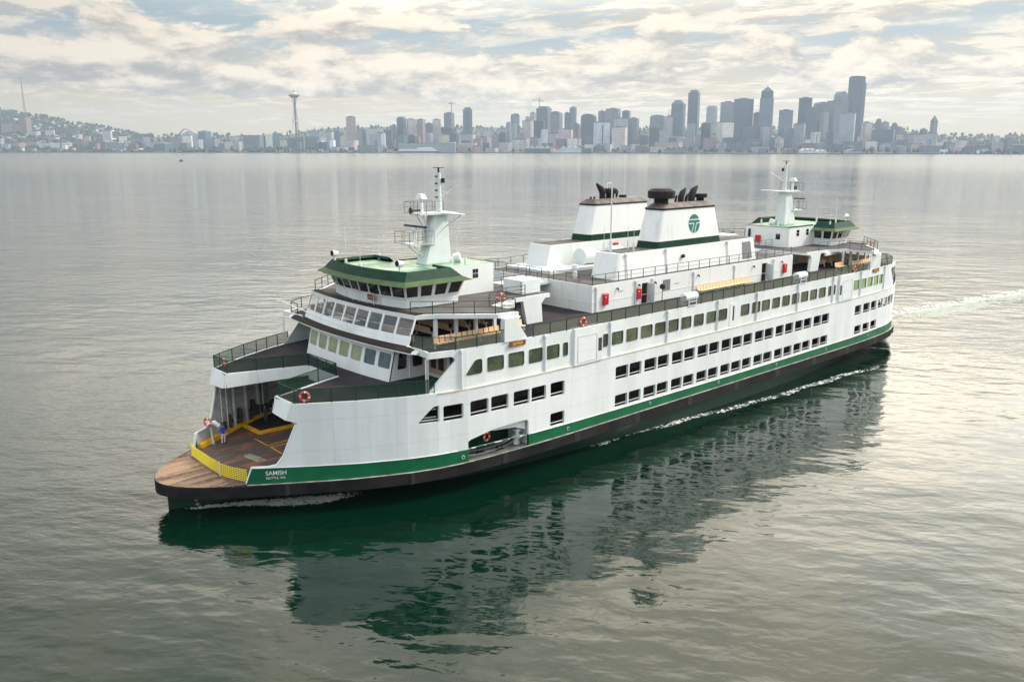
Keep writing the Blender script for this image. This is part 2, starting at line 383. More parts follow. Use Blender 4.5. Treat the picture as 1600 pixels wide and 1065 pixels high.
# joints of the guard
for x in arange(-48, 48, 8.0):
    mb.box(x - 0.35, x + 0.35, hb(x) + 0.1, hb(x) + 0.235, 1.52, 2.31)
mb.build('guard_joint', mat('guard_joint_rubber', (0.012, 0.011, 0.012), 0.6), hull)
# ---- car deck
mb = MB(); P = [p for p in outline(off=-0.01)]
mb.f.append([mb.pt((x, y, ZD)) for x, y in P]); mb.f.append([mb.pt((x, y, ZD - 0.3)) for x, y in P][::-1])
mb.build('car_deck', M_cdeck, hull, recalc=False)
for s in (1, -1):                                      # apron planking at both ends
    mb = MB(); ring = [(x, y) for x, y in P if x * s > 51.15]
    ring.sort(key=lambda p: math.atan2(p[1], (p[0] - 51.0 * s) * s))
    hbx = hb(51.4) - 0.03
    poly = [(51.3 * s, -hbx)] + ring + [(51.3 * s, hbx)]
    mb.f.append([mb.pt((x, y, ZD + 0.03)) for x, y in poly]); mb.build('apron_planking', M_plank, hull, recalc=False)
    mb = MB(); A3 = [(x, y) for x, y in outline(off=0.17) if x * s > 50.6]; B3 = [(x, y) for x, y in outline(off=-0.12) if x * s > 50.6]
    key = lambda p: math.atan2(p[1], (p[0] - 50.0 * s) * s)
    A3.sort(key=key); B3.sort(key=key); m_ = min(len(A3), len(B3))
    for i in range(m_ - 1): mb.face((*A3[i], ZD + 0.012), (*A3[i + 1], ZD + 0.012), (*B3[i + 1], ZD + 0.042), (*B3[i], ZD + 0.042))
    mb.build('apron_edge', M_plank, hull, recalc=False)
# ---- openings along the port side (bow is +x)
up_pairs = [(19.0, 17.3), (17.1, 15.42), (15.0, 13.25), (13.05, 11.4), (10.9, 9.22), (9.0, 7.3), (6.85, 5.15), (4.92, 3.24),
            (2.8, 1.14), (0.86, -0.86), (-1.14, -2.8), (-3.3, -5.0), (-5.2, -6.92), (-7.4, -9.05), (-9.35, -11.05), (-11.45, -13.15), (-13.35, -15.05), (-15.55, -17.3), (-17.45, -19.15)]
fr_up = [(37.58, 35.9), (35.3, 33.55), (33.3, 31.58), (31.05, 29.4), (29.2, 27.58), (27.07, 25.45)]
re_up = [(-25.6, -27.3), (-27.9, -29.75), (-30.15, -31.8), (-32.4, -33.9), (-34.15, -35.4), (-35.7, -37.0), (-37.25, -38.4)]
re_lo = [(-25.9, -27.7), (-28.2, -30.0), (-30.5, -32.3)]
openings = [rr(a, b, 5.97, 7.2) for a, b in up_pairs + fr_up + re_up] + [rr(a, b, 3.42, 4.56) for a, b in up_pairs + [(27.07, 25.43)]] + [rr(a, b, 3.5, 4.6) for a, b in re_lo]
openings.append([(39.5, 6.12), (39.42, 6.24), (38.45, 7.2), (38.2, 7.3), (37.9, 7.3), (37.9, 6.05), (39.3, 6.05)])
cut = [(35.53, 2.3), (35.53, 4.0), (35.3, 4.13), (33.0, 4.53), (30.0, 4.64), (29.62, 4.58), (29.5, 4.42), (29.5, 2.3)]
dark_open = [(-40.6, 2.6), (-39.0, 2.6), (-39.0, 3.9), (-40.6, 3.9)]
ZT = ZW + 0.02
for s, nm, hs in ((1, 'port', openings + [cut]), (-1, 'starboard', [])):
    mb = MB(); panel(mb, -47.27, 47.27, zg, lambda x: ZT, hs, W(s), 0.22, knots=(25, 29.4, 35.5, 38, 40.3, 43.6, 46.6, -25, -29.4, -35.5, -38, -40.3, -43.6, -46.6))
    EX = [47.27, 47.55, 47.9, 48.1, 48.3, 48.54, 48.8, 49.05, 50.06]; EZ = [6.78, 6.01, 5.02, 4.42, 4.0, 3.76, 3.64, 3.60, 3.62]
    for e in (1, -1):
        f = (lambda x: interp(abs(x), EX, EZ))
        a, b = (47.27, 50.06) if e > 0 else (-50.06, -47.27)
        panel(mb, a, b, zg, f, [], W(s), 0.16, step=0.3, knots=tuple(e * v for v in EX))
    mb.build('side_wall', M_white, hull)
    mb = MB(); fx = lambda x: zg(x) if abs(x) <= 50.06 else max(2.40, zg(x) - (abs(x) - 50.06) * 2.9)
    panel(mb, -50.45, 50.45, lambda x: 2.395, fx, [cut] if s > 0 else [], W(s, -0.012), 0.2, knots=(50.06, -50.06, 25, 29.4, 35.5, 38, 40.3, 43.6, 46.6, -25, -29.4, -35.5, -38, -40.3, -43.6, -46.6), rims=True)
    mb.build('green_band', M_green, hull)
    mb = MB()                                          # the moulding above the band
    xs = arange(-49.9, 49.9, 0.9)
    for xa, xb in zip(xs[:-1], xs[1:]):
        if s > 0 and xb > 29.5 and xa < 35.53: continue
        for (d0, z0, d1, z1) in ((-0.012, 0.0, -0.05, 0.01), (-0.05, 0.01, -0.05, 0.045), (-0.05, 0.045, 0.0, 0.06)):
            mb.face((xa, s * (hb(xa) - d0), zg(xa) + z0), (xb, s * (hb(xb) - d0), zg(xb) + z0), (xb, s * (hb(xb) - d1), zg(xb) + z1), (xa, s * (hb(xa) - d1), zg(xa) + z1))
    mb.build('band_moulding', M_white, hull)
# rails and posts inside each side opening
proto = None
for a, b in [(p, 5.97) for p in up_pairs + fr_up + re_up + [(39.3, 37.9)]] + [(p, 3.42) for p in up_pairs + [(27.07, 25.43)]] + [(p, 3.5) for p in re_lo]:
    (x0, x1), z = a, b; mb = MB()
    mb.bar((x0, hb(x0) - 0.12, z + 0.27), (x1, hb(x1) - 0.12, z + 0.27), 0.05, 0.05)
    mb.build('opening_rail', M_white, hull)
# inside of the car deck
mb = MB()
mb.box(-40, 41, -12.3 + 0, 8.0, 5.25, 5.42) if False else None
for s in (1, -1):
    pts = [(x, s * (hb(x) - 0.25)) for x in arange(-40, 40, 4)]
    mb.prism(pts + [(40, s * 8.2), (-40, s * 8.2)], 5.25, 5.4)                     # gallery decks
    mb.box(-39, 34, min(s * 9.2, s * 9.3), max(s * 9.2, s * 9.3), 2.42, 7.84)
mb.build('gallery_deck', M_gal, hull)
mb = MB()
pts = [(x, hb(x) - 0.26) for x in arange(-41, 41, 2)] + [(x, -hb(x) + 0.26) for x in arange(41, -41, 2) ] if False else [(x, hb(x) - 0.26) for x in arange(-41, 41, 2)] + [(x, -(hb(x) - 0.26)) for x in arange(-41, 41, 2)[::-1]]
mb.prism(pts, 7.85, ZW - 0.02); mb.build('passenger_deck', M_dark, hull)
# ---- port side recess with mooring gear
mb = MB()
mb.box(29.2, 35.8, 9.75, 9.9, 2.41, 5.2); mb.build('recess_wall', M_dgreen, hull)
mb = MB(); mb.box(35.45, 35.6, 9.9, hb(35.5) - 0.25, 2.41, 5.2); mb.box(29.3, 29.42, 9.9, hb(29.4) - 0.25, 2.41, 5.2)
mb.prism([(29.3, 9.9), (35.6, 9.9), (35.6, 11.85), (29.3, 12.2)], 4.9, 5.0); mb.build('recess_frame', M_inner, hull)
mb = MB()
mb.tube([(30.0, 11.6, 2.42), (30.0, 11.6, 4.1), (30.15, 11.4, 4.3), (31.5, 10.9, 4.33), (32.9, 10.4, 4.30)], [0.30, 0.30, 0.27, 0.2, 0.16], 10)
mb.tube([(30.0, 11.6, 3.0), (30.0, 11.6, 3.12)], 0.42, 12); mb.tube([(30.0, 11.6, 3.6), (30.0, 11.6, 3.68)], 0.38, 12)
mb.build('boat_davit', M_white, hull, smooth=True)
for x, y in ((33.6, 11.2), (31.9, 11.6)):
    mb = MB()
    for dx in (-0.22, 0.22): mb.tube([(x + dx, y, 2.4), (x + dx, y, 2.72), (x + dx, y, 2.76)], [0.11, 0.11, 0.15], 8)
    mb.box(x - 0.42, x + 0.42, y - 0.16, y + 0.16, 2.395, 2.46)
    mb.build('mooring_bollard', M_soot, hull)
mb = MB()
for z in (2.75, 3.1):
    mb.tube([(35.4, 11.9, z + .05), (34.2, 11.95, z - .08), (32.8, 12.0, z - .1), (31.2, 11.95, z), (30.2, 11.75, z + 0.22)], 0.018, 5)
mb.build('guard_chain', M_rope, hull)
MB().prism([(29.45, 9.92), (35.42, 9.92), (35.42, hb(35.42) - .1), (33, hb(33) - .1), (29.45, hb(29.4) - .1)], ZD + .004, ZD + .012).build('recess_floor', mat('grey_recess_deck', (.16, .15, .155), .7, col2=(.09, .085, .09), vscale=1), hull)
mb = MB(); mb.hexa([(33.0, 12.05, 4.32), (30.6, 12.1, 4.1), (29.55, 12.15, 3.7), (29.55, 12.15, 4.5), (33.0, 12.05, 4.44)], [(33.0, 11.9, 4.32), (30.6, 11.95, 4.1), (29.55, 12.0, 3.7), (29.55, 12.0, 4.5), (33.0, 11.9, 4.44)]); mb.build('recess_beam', M_white, hull)
# ---- passenger deck side walls (z 8.27 .. 11.40)
pax = [(33.6, 31.95), (31.52, 29.9), (29.45, 27.92), (27.48, 26.0), (25.62, 25.02), (19.54, 18.0), (17.6, 16.0), (15.6, 13.9), (13.58, 11.98), (11.58, 9.98),
       (9.6, 7.98), (7.6, 5.98), (5.55, 3.93), (3.54, 1.99), (-0.42, -2.04), (-2.5, -4.1), (-4.36, -5.98), (-6.41, -8.0), (-8.45, -10.05), (-10.5, -12.08), (-12.43, -14.05), (-14.4, -16.0), (-16.4, -18.0)]
pax_r = [(-24.7, -26.3), (-26.75, -28.25), (-28.6, -30.1), (-30.5, -31.9), (-32.3, -33.3)]
pax_n = [(20.7, 20.02), (-18.6, -19.3), (-19.9, -20.35)]
zl, zh = 9.22, 10.42
windows = [(rr(a, b, zl, zh, 0.16), M_glassg) for a, b in pax + pax_n]
windows += [(rr(a, b, zl, zh, 0.08), mat('sunlit_green_glass', (0.16, 0.30, 0.08), 0.06, col2=(0.30, 0.42, 0.16), vscale=0.7, spec=0.8)) for a, b in pax_r]  # brighter copy of the pane glass, sunlight put into its colour
trap = [(35.6, 9.36), (35.52, 9.5), (34.78, 10.34), (34.5, 10.42), (34.2, 10.42), (34.06, 10.3), (34.06, 9.36), (34.2, 9.24), (35.45, 9.24)]
windows.append((trap, M_glassg))
endhole = lambda e: [(e * 38.75, 8.2), (e * 38.75, 10.93), (e * 36.85, 10.93), (e * 36.55, 10.8), (e * 36.45, 10.55), (e * 38.6, 8.4)]
deckhouse = empty('passenger_cabin', parent=ferry)
pw = {1: W(1, 0.10), -1: W(-1, 0.10)}
for s in (1, -1):
    mb = MB(); hs = [endhole(1), endhole(-1)] + ([h for h, _ in windows] if s > 0 else [])
    panel(mb, -38.6, 38.6, lambda x: ZT, lambda x: 11.40, hs, pw[s], 0.18, knots=(25, 29.4, 35.5, 38, -25, -29.4, -35.5, -38)); mb.build('cabin_wall', M_white, deckhouse)
for poly, m in windows:
    mb = MB(); sheet(mb, poly, pw[1], 0.07); o = mb.build('window', m, deckhouse)
    mb = MB(); c = (sum(p[0] for p in poly) / len(poly), sum(p[1] for p in poly) / len(poly)); big = [(c[0] + (p[0] - c[0]) * 1.05, c[1] + (p[1] - c[1]) * 1.06) for p in poly]
    for i in range(len(poly)):
        j = (i + 1) % len(poly)
        mb.face(pw[1](*poly[i], -0.02), pw[1](*poly[j], -0.02), pw[1](*big[j], -0.02), pw[1](*big[i], -0.02)); mb.face(pw[1](*poly[i], -0.02), pw[1](*poly[j], -0.02), pw[1](*poly[j], 0.06), pw[1](*poly[i], 0.06))
        mb.face(pw[1](*big[i], -0.02), pw[1](*big[j], -0.02), pw[1](*big[j], 0.01), pw[1](*big[i], 0.01))
    mb.build('window_frame', M_white, o)
# side door, door boxes, pipes and the ledge line
mb = MB(); xa, xb = 0.25, 1.55
mb.face(pw[1](xa, 8.5, -0.03), pw[1](xb, 8.5, -0.03), pw[1](xb, 10.75, -0.03), pw[1](xa, 10.75, -0.03)); mb.hexa([pw[1](x, z, -0.04) for x, z in ((xa, 8.45), (xb, 8.45), (xb, 10.8), (xa, 10.8))], [pw[1](x, z, 0.02) for x, z in ((xa, 8.45), (xb, 8.45), (xb, 10.8), (xa, 10.8))])
do = mb.build('side_door', M_whitew, deckhouse)
mb = MB(); mb.hexa([pw[1](x, z, -0.05) for x, z in ((0.8, 9.0), (1.05, 9.0), (1.05, 10.5), (0.8, 10.5))], [pw[1](x, z, -0.03) for x, z in ((0.8, 9.0), (1.05, 9.0), (1.05, 10.5), (0.8, 10.5))]); mb.build('door_glass', M_dark, do)
for s in (1,):
    for e in (1, -1):
        mb = MB(); xa, xb = sorted((e * 20.95, e * 24.45)); y = hb(22.5) + 0.02
        mb.prism([(xa, y - 0.5), (xb, y - 0.5), (xb, y + 0.10), (xa, y + 0.10)], 8.22, 11.43)
        o = mb.build('evacuation_slide_housing', M_white, deckhouse, bevel=0.04)
        mb = MB(); xa, xb = sorted((e * 21.7, e * 24.05))
        for p, q in (((xa, 8.45), (xb, 8.45)), ((xb, 8.45), (xb, 10.7)), ((xb, 10.7), (xa, 10.7)), ((xa, 10.7), (xa, 8.45))):
            mb.bar((p[0], y + 0.105, p[1]), (q[0], y + 0.105, q[1]), 0.035, 0.035)
        mb.build('housing_door_seam', M_inner, o)
        mb = MB(); xa, xb = sorted((e * 21.05, e * 21.5)); mb.prism([(xa, y + 0.09), (xb, y + 0.09), (xb, y + 0.108), (xa, y + 0.108)], 9.1, 10.25); mb.build('housing_window', M_glassd, o)
for x in (36.0, 27.7, 19.8, 11.8, 3.75, -3.3, -11.6, -19.6, -26.6, -33.7):
    mb = MB(); y = hb(x) - 0.03
    mb.tube([(x, y + 0.02, 8.35), (x, y + 0.02, 11.3)], 0.075, 6); mb.box(x - 0.14, x + 0.14, y - 0.05, y + 0.16, 11.2, 11.42); mb.build('drain_pipe', M_white, deckhouse)
mb = MB()
xs = arange(-38, 38, 1.5)
for xa, xb in zip(xs[:-1], xs[1:]):
    f = lambda x, z, d: (x, hb(x) + d, z)
    mb.face(f(xa, 8.20, 0.0), f(xb, 8.20, 0.0), f(xb, 8.23, 0.06), f(xa, 8.23, 0.06)); mb.face(f(xa, 8.23, 0.06), f(xb, 8.23, 0.06), f(xb, 8.30, 0.05), f(xa, 8.30, 0.05)); mb.face(f(xa, 8.30, 0.05), f(xb, 8.30, 0.05), f(xb, 8.305, -0.12), f(xa, 8.305, -0.12))
mb.build('wall_ledge', mat('rust_stained_white', (0.62, 0.60, 0.52), 0.5, col2=(0.5, 0.40, 0.28), vscale=1.6, stretch=(0.4, 1, 1), ramp=(0.5, 0.7)), deckhouse)
for x in arange(-30, 36, 11):                          # hull fittings in the green band
    mb = MB(); y = hb(x) + 0.012; n_ = 10
    mb.loft([[(x + 0.16 * math.cos(2 * math.pi * k / n_), y + d, 2.85 + 0.16 * math.sin(2 * math.pi * k / n_)) for k in range(n_)] for d in (0.0, 0.05)])
    mb.build('hull_outlet', M_inner, hull)
    mb = MB(); mb.loft([[(x + 0.11 * math.cos(2 * math.pi * k / n_), y + d, 2.85 + 0.11 * math.sin(2 * math.pi * k / n_)) for k in range(n_)] for d in (0.05, 0.056)])
    mb.build('outlet_hole', M_dark, hull)
# ---- sun deck slab
def arc(y, x0=38.35, bulge=0.75, half=9.4): return x0 + bulge * (1 - (y / half) ** 2)
mb = MB()
port = [(38.25, 10.9), (38.0, 11.25)] + [(x, hb(x) - 0.2) for x in arange(37, -37, -2.0)] if False else [(38.2, 10.9)] + [(x, hb(x) - 0.2) for x in arange(-36, 36, 2.0)[::-1]] + [(-38.2, 10.9)]
fa = [(arc(y), y) for y in arange(-9.2, 9.2, 1.0)]
poly = fa + port + [(-x, y) for x, y in fa[::-1]] + [(x, -y) for x, y in port[::-1]]
mb.prism(poly, ZS - 0.25, ZS); mb.build('sun_deck', M_deck, ferry)
# fascia strip of the sun deck where the cabin walls stop
for s in (1, -1):
    for e in (1, -1):
        mb = MB(); a = [(e * 38.6, s * (hb(38.6) - 0.12)), (e * 38.45, s * 10.7), (e * 38.38, s * 8.2)]
        for p, q in zip(a[:-1], a[1:]): mb.hexa([(p[0], p[1], 10.93), (q[0], q[1], 10.93), (q[0] - e * 0.16, q[1], 10.93), (p[0] - e * 0.16, p[1], 10.93)], [(p[0], p[1], 11.4), (q[0], q[1], 11.4), (q[0] - e * 0.16, q[1], 11.4), (p[0] - e * 0.16, p[1], 11.4)])
        mb.build('deck_fascia', M_white, ferry)
# ---- railings
def railing(pts, z0, h, parent, name='railing', infill=None, post=1.6, m=None, bars=(), T=None, closed=False, wd=0.055):
    m = m or M_rail; mb = MB(T); fill = MB(T)
    for (xa, ya), (xb, yb) in zip(pts[:-1], pts[1:]):
        L = math.hypot(xb - xa, yb - ya); n_ = max(1, round(L / post))
        mb.bar((xa, ya, z0 + h), (xb, yb, z0 + h), wd, wd); mb.bar((xa, ya, z0 + 0.08), (xb, yb, z0 + 0.08), wd * .8, wd * .8)
        for b in bars: mb.bar((xa, ya, z0 + h * b), (xb, yb, z0 + h * b), wd * .6, wd * .6)
        for k in range(n_ + 1):
            t = k / n_; x, y = xa + (xb - xa) * t, ya + (yb - ya) * t; mb.box(x - wd * .55, x + wd * .55, y - wd * .55, y + wd * .55, z0 - 0.02, z0 + h)
        if infill: fill.face((xa, ya, z0 + 0.08), (xb, yb, z0 + 0.08), (xb, yb, z0 + h - 0.03), (xa, ya, z0 + h - 0.03))
    o = mb.build(name, m, parent)
    if infill: fill.build('mesh_infill', infill, o, recalc=False)
    return o
for s in (1, -1):
    xs = [38.2] + arange(-36.4, 36.4, 1.9)[::-1] + [-38.2]
    P_ = [(x, s * (hb(x) - 0.12 if abs(x) < 37 else 11.1)) for x in xs]
    a = [p for p in P_ if p[0] > 30.6]; b = [p for p in P_ if -30.0 < p[0] < 29.8]; c = [p for p in P_ if p[0] < -30.6]
    a = [(38.35, s * 8.9), (38.3, s * 10.2)] + a[1:]; c = c[:-1] + [(-38.3, s * 10.2), (-38.35, s * 8.9)]
    for q in (a, b, c): railing(q, 11.38, 1.0, ferry, infill=M_mesh if s > 0 else None, post=1.9)
# ---- benches and other repeated fittings
def seat_mesh():
    mb = MB(); w_ = 0.235
    mb.loft([[(-w_, 0.0, 0.40), (w_, 0.0, 0.40), (w_, 0.0, 0.44), (-w_, 0.0, 0.44)], [(-w_, 0.40, 0.43), (w_, 0.40, 0.43), (w_, 0.40, 0.47), (-w_, 0.40, 0.47)], [(-w_, 0.46, 0.39), (w_, 0.46, 0.39), (w_, 0.48, 0.43), (-w_, 0.48, 0.43)]])
    mb.loft([[(-w_, 0.0, 0.42), (w_, 0.0, 0.42), (w_, -0.04, 0.42), (-w_, -0.04, 0.42)], [(-w_, -0.10, 0.90), (w_, -0.10, 0.90), (w_, -0.14, 0.90), (-w_, -0.14, 0.90)]])
    return mb
seat0 = seat_mesh().build('seat', M_seat); seat_me = seat0.data; bpy.data.objects.remove(seat0)
def bench(parent, x, y, z, ang, n_, pitch=0.56):
    e = empty('bench', (x, y, z), parent, ang)
    mb = MB(); mb.box(-pitch * n_ / 2, pitch * n_ / 2, 0.12, 0.2, 0.30, 0.38)
    for k in range(0, n_ + 1, 4):
        X = -pitch * n_ / 2 + k * pitch; mb.box(X - .03, X + .03, 0.0, 0.3, 0.0, 0.06); mb.box(X - .03, X + .03, 0.12, 0.2, 0.0, 0.38)
    mb.build('bench_frame', M_white, e)
    for k in range(n_):
        o = bpy.data.objects.new('seat', seat_me); COL.objects.link(o); o.parent = e; o.location = (-pitch * n_ / 2 + (k + 0.5) * pitch, 0, 0)
    return e
def extinguisher_box(parent, x, y, z, ang=0):
    e = empty('fire_hose_cabinet', (x, y, z), parent, ang)
    MB().box(-0.32, 0.32, 0, 0.26, 0, 0.95).build('cabinet_box', M_red, e, bevel=0.03)
    mb = MB(); mb.hexa([(-0.34, -0.02, 0.95), (0.34, -0.02, 0.95), (0.34, 0.30, 0.95), (-0.34, 0.30, 0.95)], [(-0.34, -0.02, 1.1), (0.34, -0.02, 1.1), (0.34, 0.30, 0.99), (-0.34, 0.30, 0.99)]); mb.build('cabinet_roof', M_red, e)
    MB().box(0.02, 0.16, 0.26, 0.27, 0.72, 0.82).build('cabinet_label', M_white, e)
def lamp(parent, x, y, z):
    mb = MB(); mb.box(x - .08, x + .08, y, y + .12, z, z + .08); mb.tube([(x, y + .1, z + .04), (x, y + .22, z - .16)], [.09, .05], 8); mb.build('flood_lamp', M_soot, parent)
# ---- central deckhouse on the sun deck, casings and funnels
block = empty('upper_deckhouse', parent=ferry)
ZK = 13.65
mb = MB(); BX0, BX1, BY = -18.3, 17.1, 7.85
D1 = (8.9, 9.9); D2 = (-11.6, -12.7)
def bpos(s): return lambda x, z, d: (x, s * (BY - d), z)
for s in (1, -1):
    hs = [[(D1[0], 11.1), (D1[1], 11.1), (D1[1], 13.2), (D1[0], 13.2)], [(D2[1], 11.1), (D2[0], 11.1), (D2[0], 13.25), (D2[1], 13.25)]] if s > 0 else []
    hs = [[(a, max(b, 11.16)) for a, b in h] for h in hs]
    panel(mb, BX0, BX1, lambda x: ZS + 0.004, lambda x: ZK + 0.06, hs, bpos(s), 0.15, step=4)
mb.box(BX1 - 0.15, BX1, -BY + 0.15, BY - 0.15, ZS + .004, ZK + 0.06); mb.box(BX0, BX0 + 0.15, -BY + 0.15, BY - 0.15, ZS + .004, ZK + 0.06)
mb.build('deckhouse_wall', M_whitew, block)
MB().box(BX0 + .15, BX1 - .15, -BY + .15, BY - .15, ZK - 0.1, ZK).build('deckhouse_roof', M_bdeck, block)
mb = MB(); mb.box(BX0 - 0.03, BX1 + 0.03, BY, BY + 0.03, 12.05, 12.1); mb.box(BX1, BX1 + 0.03, -BY, BY, 12.05, 12.1)
mb.build('wall_seam', M_white, block)
mb = MB()
for x0, x1 in (D1, D2):
    x0, x1 = min(x0, x1), max(x0, x1); mb.box(x0, x1, BY - 1.4, BY - 1.3, 11.17, 13.3); mb.box(x0 + .02, x0 + 0.1, BY - 1.3, BY - .16, 11.17, 13.3)
mb.build('doorway_interior', mat('dim_brown_interior', (0.09, 0.06, 0.05), 0.7), block)
mb = MB(); mb.box(8.85, 8.9, BY, BY + 0.8, 11.25, 13.15); mb.box(-12.75, -12.7, BY, BY + 0.8, 11.25, 13.15); mb.build('open_door', M_cyan, block)
MB().box(5.45, 6.55, BY + .01, BY + 0.05, 12.1, 13.2).build('wall_grille', M_grey, block)
for x in (16.6, 10.9, 8.3, 1.5, -6, -14): mb = MB(); mb.tube([(x, BY + .08, 11.2), (x, BY + .08, 13.5)], 0.07, 6); mb.box(x - .14, x + .14, BY, BY + .18, 13.4, 13.62); mb.build('drain_pipe', M_white, block)
for x in (13.6, 7.9, 10.4, 0.7, -9.8, -15.8): lamp(block, x, BY, 13.1)
lamp(block, BX1 - .1, 6.0, 13.0)
for x, y in ((15.35, BY), (10.55, BY), (-16.4, BY)): extinguisher_box(block, x, y, 11.75)
bench(block, -3.9, BY + 0.35, ZS, 0, 18)
bench(block, -3.9, -BY - 0.35, ZS, math.pi, 18)
mb = MB(); 
for (x, y, z) in ((13.1, BY + .005, 12.75), (4.3, BY + .005, 12.6), (-13.6, BY + .005, 12.8)): mb.box(x - .35, x + .35, y, y + .01, z, z + 0.05)
mb.build('small_placard', M_soot, block)
P_ = [(BX0 + .2, BY - .15), (BX1 - .15, BY - .15), (BX1 - .15, -BY + .15), (BX0 + .2, -BY + .15)]
railing(P_[:2], ZK + .05, 0.95, block, post=1.85, m=M_steel, bars=(0.55,), wd=0.045)
railing([P_[1], (BX1 - .15, 2.6)], ZK + .05, 0.95, block, post=1.85, m=M_steel, bars=(0.55,), wd=0.045)
railing([(BX1 - .15, 0.9), P_[2]], ZK + .05, 0.95, block, post=1.85, m=M_steel, bars=(0.55,), wd=0.045)
railing([P_[2], P_[3]], ZK + .05, 0.95, block, post=1.85, m=M_steel, bars=(0.55,), wd=0.045)
# raised middle deck joining the bridge decks to the deckhouse roof
MB().box(BX1, 25.0, -1.1, 2.3, ZK - 0.35, ZK - 0.1).build('gangway', M_cyan, ferry); MB().box(-25.0, BX0, -2.3, 1.1, ZK - .35, ZK - .1).build('gangway', M_cyan, ferry)
for e in (1, -1):
    for y in (2.2, -1.0): railing([(e * 17.2, e * y), (e * 24.9, e * y)], ZK - .1, 1.0, ferry, post=1.6, m=M_steel, bars=(.35, .65), wd=.04)
# things on the far half of the roof: low pale platform, ducts, fan housings
mb = MB(); mb.box(1.0, 14.6, -7.0, -0.2, ZK + .01, ZK + 0.32); mb.build('roof_platform', M_cyan, block)
def casing(rot):
    e = -1 if rot else 1
    Tm = lambda p: (e * p[0], e * p[1], p[2])
    c = empty('funnel_casing', parent=ferry)
    lo = [(12.7, 3.45), (12.7, 6.75), (-12.0, 6.75), (-12.0, 3.45)]; hi = [(11.9, 3.3), (11.9, 6.45), (-11.6, 6.45), (-11.6, 3.3)]
    z0, z1 = ZK + .004, 16.12
    rnd = lambda P, z: [(x, y, z) for x, y in P]
    ch = lambda P, r: sum([[(P[0][0], P[0][1] + r), (P[0][0], P[0][1] + r + .01)] if False else [], []], [])
    mb = MB(Tm)
    def chamf(P, r):
        (a, b), (c1, d), (e1, f), (g, h) = P
        return [(a - r, b), (a - .3 * r, b + .3 * r), (a, b + r), (c1, d - r), (c1 - .3 * r, d - .3 * r), (c1 - r, d), (e1, f), (g, h)]
    mb.hexa(rnd(chamf(lo, .35), z0), rnd(chamf(hi, .35), z1)); mb.build('casing_wall', M_whitew, c)
    MB(Tm).box(-11.4, 11.4, 3.5, 6.3, z1, z1 + 0.02).build('casing_roof', M_bdeck, c)
    for x in (10.9, 4.6, -6.3): mb = MB(Tm); mb.tube([(x, 6.86, 13.7), (x, 6.56, 15.95)], .06, 6); mb.box(x - .15, x + .15, 6.45, 6.7, 15.9, 16.1); mb.build('drain_pipe', M_white, c)
    mb = MB(Tm); mb.hexa([(-11.1, 6.74, 13.9), (-9.3, 6.74, 13.9), (-9.3, 6.78, 13.9), (-11.1, 6.78, 13.9)], [(-10.95, 6.49, 15.75), (-9.3, 6.49, 15.75), (-9.3, 6.53, 15.75), (-10.95, 6.53, 15.75)]); mb.build('casing_grille', M_grey, c)
    mb = MB(Tm); mb.tube([(1.9, 6.55, 15.1), (1.9, 6.85, 15.15)], [.18, .2], 8); mb.build('flood_lamp', M_soot, c)
    mb = MB(Tm); mb.box(-12.2, -11.98, 3.6, 6.4, 13.7, 13.9); 
    # funnel
    f = empty('funnel', parent=c)
    fl = [(5.94, 3.47), (5.94, 6.32), (-5.58, 6.32), (-5.58, 3.47)]; fh = [(4.66, 3.6), (4.66, 6.0), (-4.45, 6.0), (-4.45, 3.6)]
    def at(t): return [(a[0] + (b[0] - a[0]) * t, a[1] + (b[1] - a[1]) * t) for a, b in zip(fl, fh)]
    def cr(P, r): 
        (a, b), (c1, d), (e1, f_), (g, h) = P
        out = []
        for cx, cy, a0 in ((a - r, b + r, -90), (c1 - r, d - r, 0), (e1 + r, f_ - r, 90), (g + r, h + r, 180)):
            for k in range(5):
                an = R(a0 + 22.5 * k); out.append((cx + r * math.cos(an), cy + r * math.sin(an)))
        return out
    zz_ = lambda t: 16.14 + (20.26 - 16.14) * t
    ring = lambda t, r=.45, o=0: [(x, y, zz_(t)) for x, y in cr(at(t), r)]
    MB(Tm).loft([ring(0), ring(.165)]).build('funnel_band', M_dgreen, f, smooth=True)
    MB(Tm).loft([ring(.165), ring(.93)]).build('funnel_body', M_whitew, f, smooth=True)
    mb = MB(Tm); g_ = [(x * 1.02, (y - 4.8) * 1.05 + 4.8, z) for x, y, z in ring(.93)]; g2 = [(x * 1.02, (y - 4.8) * 1.05 + 4.8, z + .16) for x, y, z in ring(.93)]
    top = [(x * 0.9, (y - 4.8) * 0.55 + 4.8, 20.62) for x, y, z in ring(1.0)]
    mb.loft([g_, g2]); mb.build('funnel_lip', M_black, f)
    mb = MB(Tm); mb.loft([[(x, y, z + .002) for x, y, z in g2], top]); mb.build('funnel_cap', M_cap, f)
    def cowl(x, y, h, r, lean):
        q = MB(Tm); q.tube([(x, y, 20.4), (x, y, 20.4 + h * .45), (x + lean * .35, y, 20.4 + h * .75), (x + lean, y, 20.4 + h)], [r, r, r * .95, r * .35], 8); return q
    cx_, kk_ = (3.55, 1.0) if not rot else (-.55, .62)
    mb = MB(Tm); mb.tube([(cx_, 4.85, 20.35), (cx_, 4.85, 21.5)], .75 * kk_, 16); mb.build('main_exhaust_neck', M_soot, f, smooth=True)
    mb = MB(Tm); mb.tube([(cx_, 4.85, 21.1), (cx_, 4.85, 21.2), (cx_, 4.85, 21.15 + .7 * kk_), (cx_, 4.85, 21.15 + .95 * kk_)], [1.3 * kk_, 1.42 * kk_, 1.42 * kk_, .95 * kk_], 12); mb.build('main_exhaust_cowl', M_soot, f)
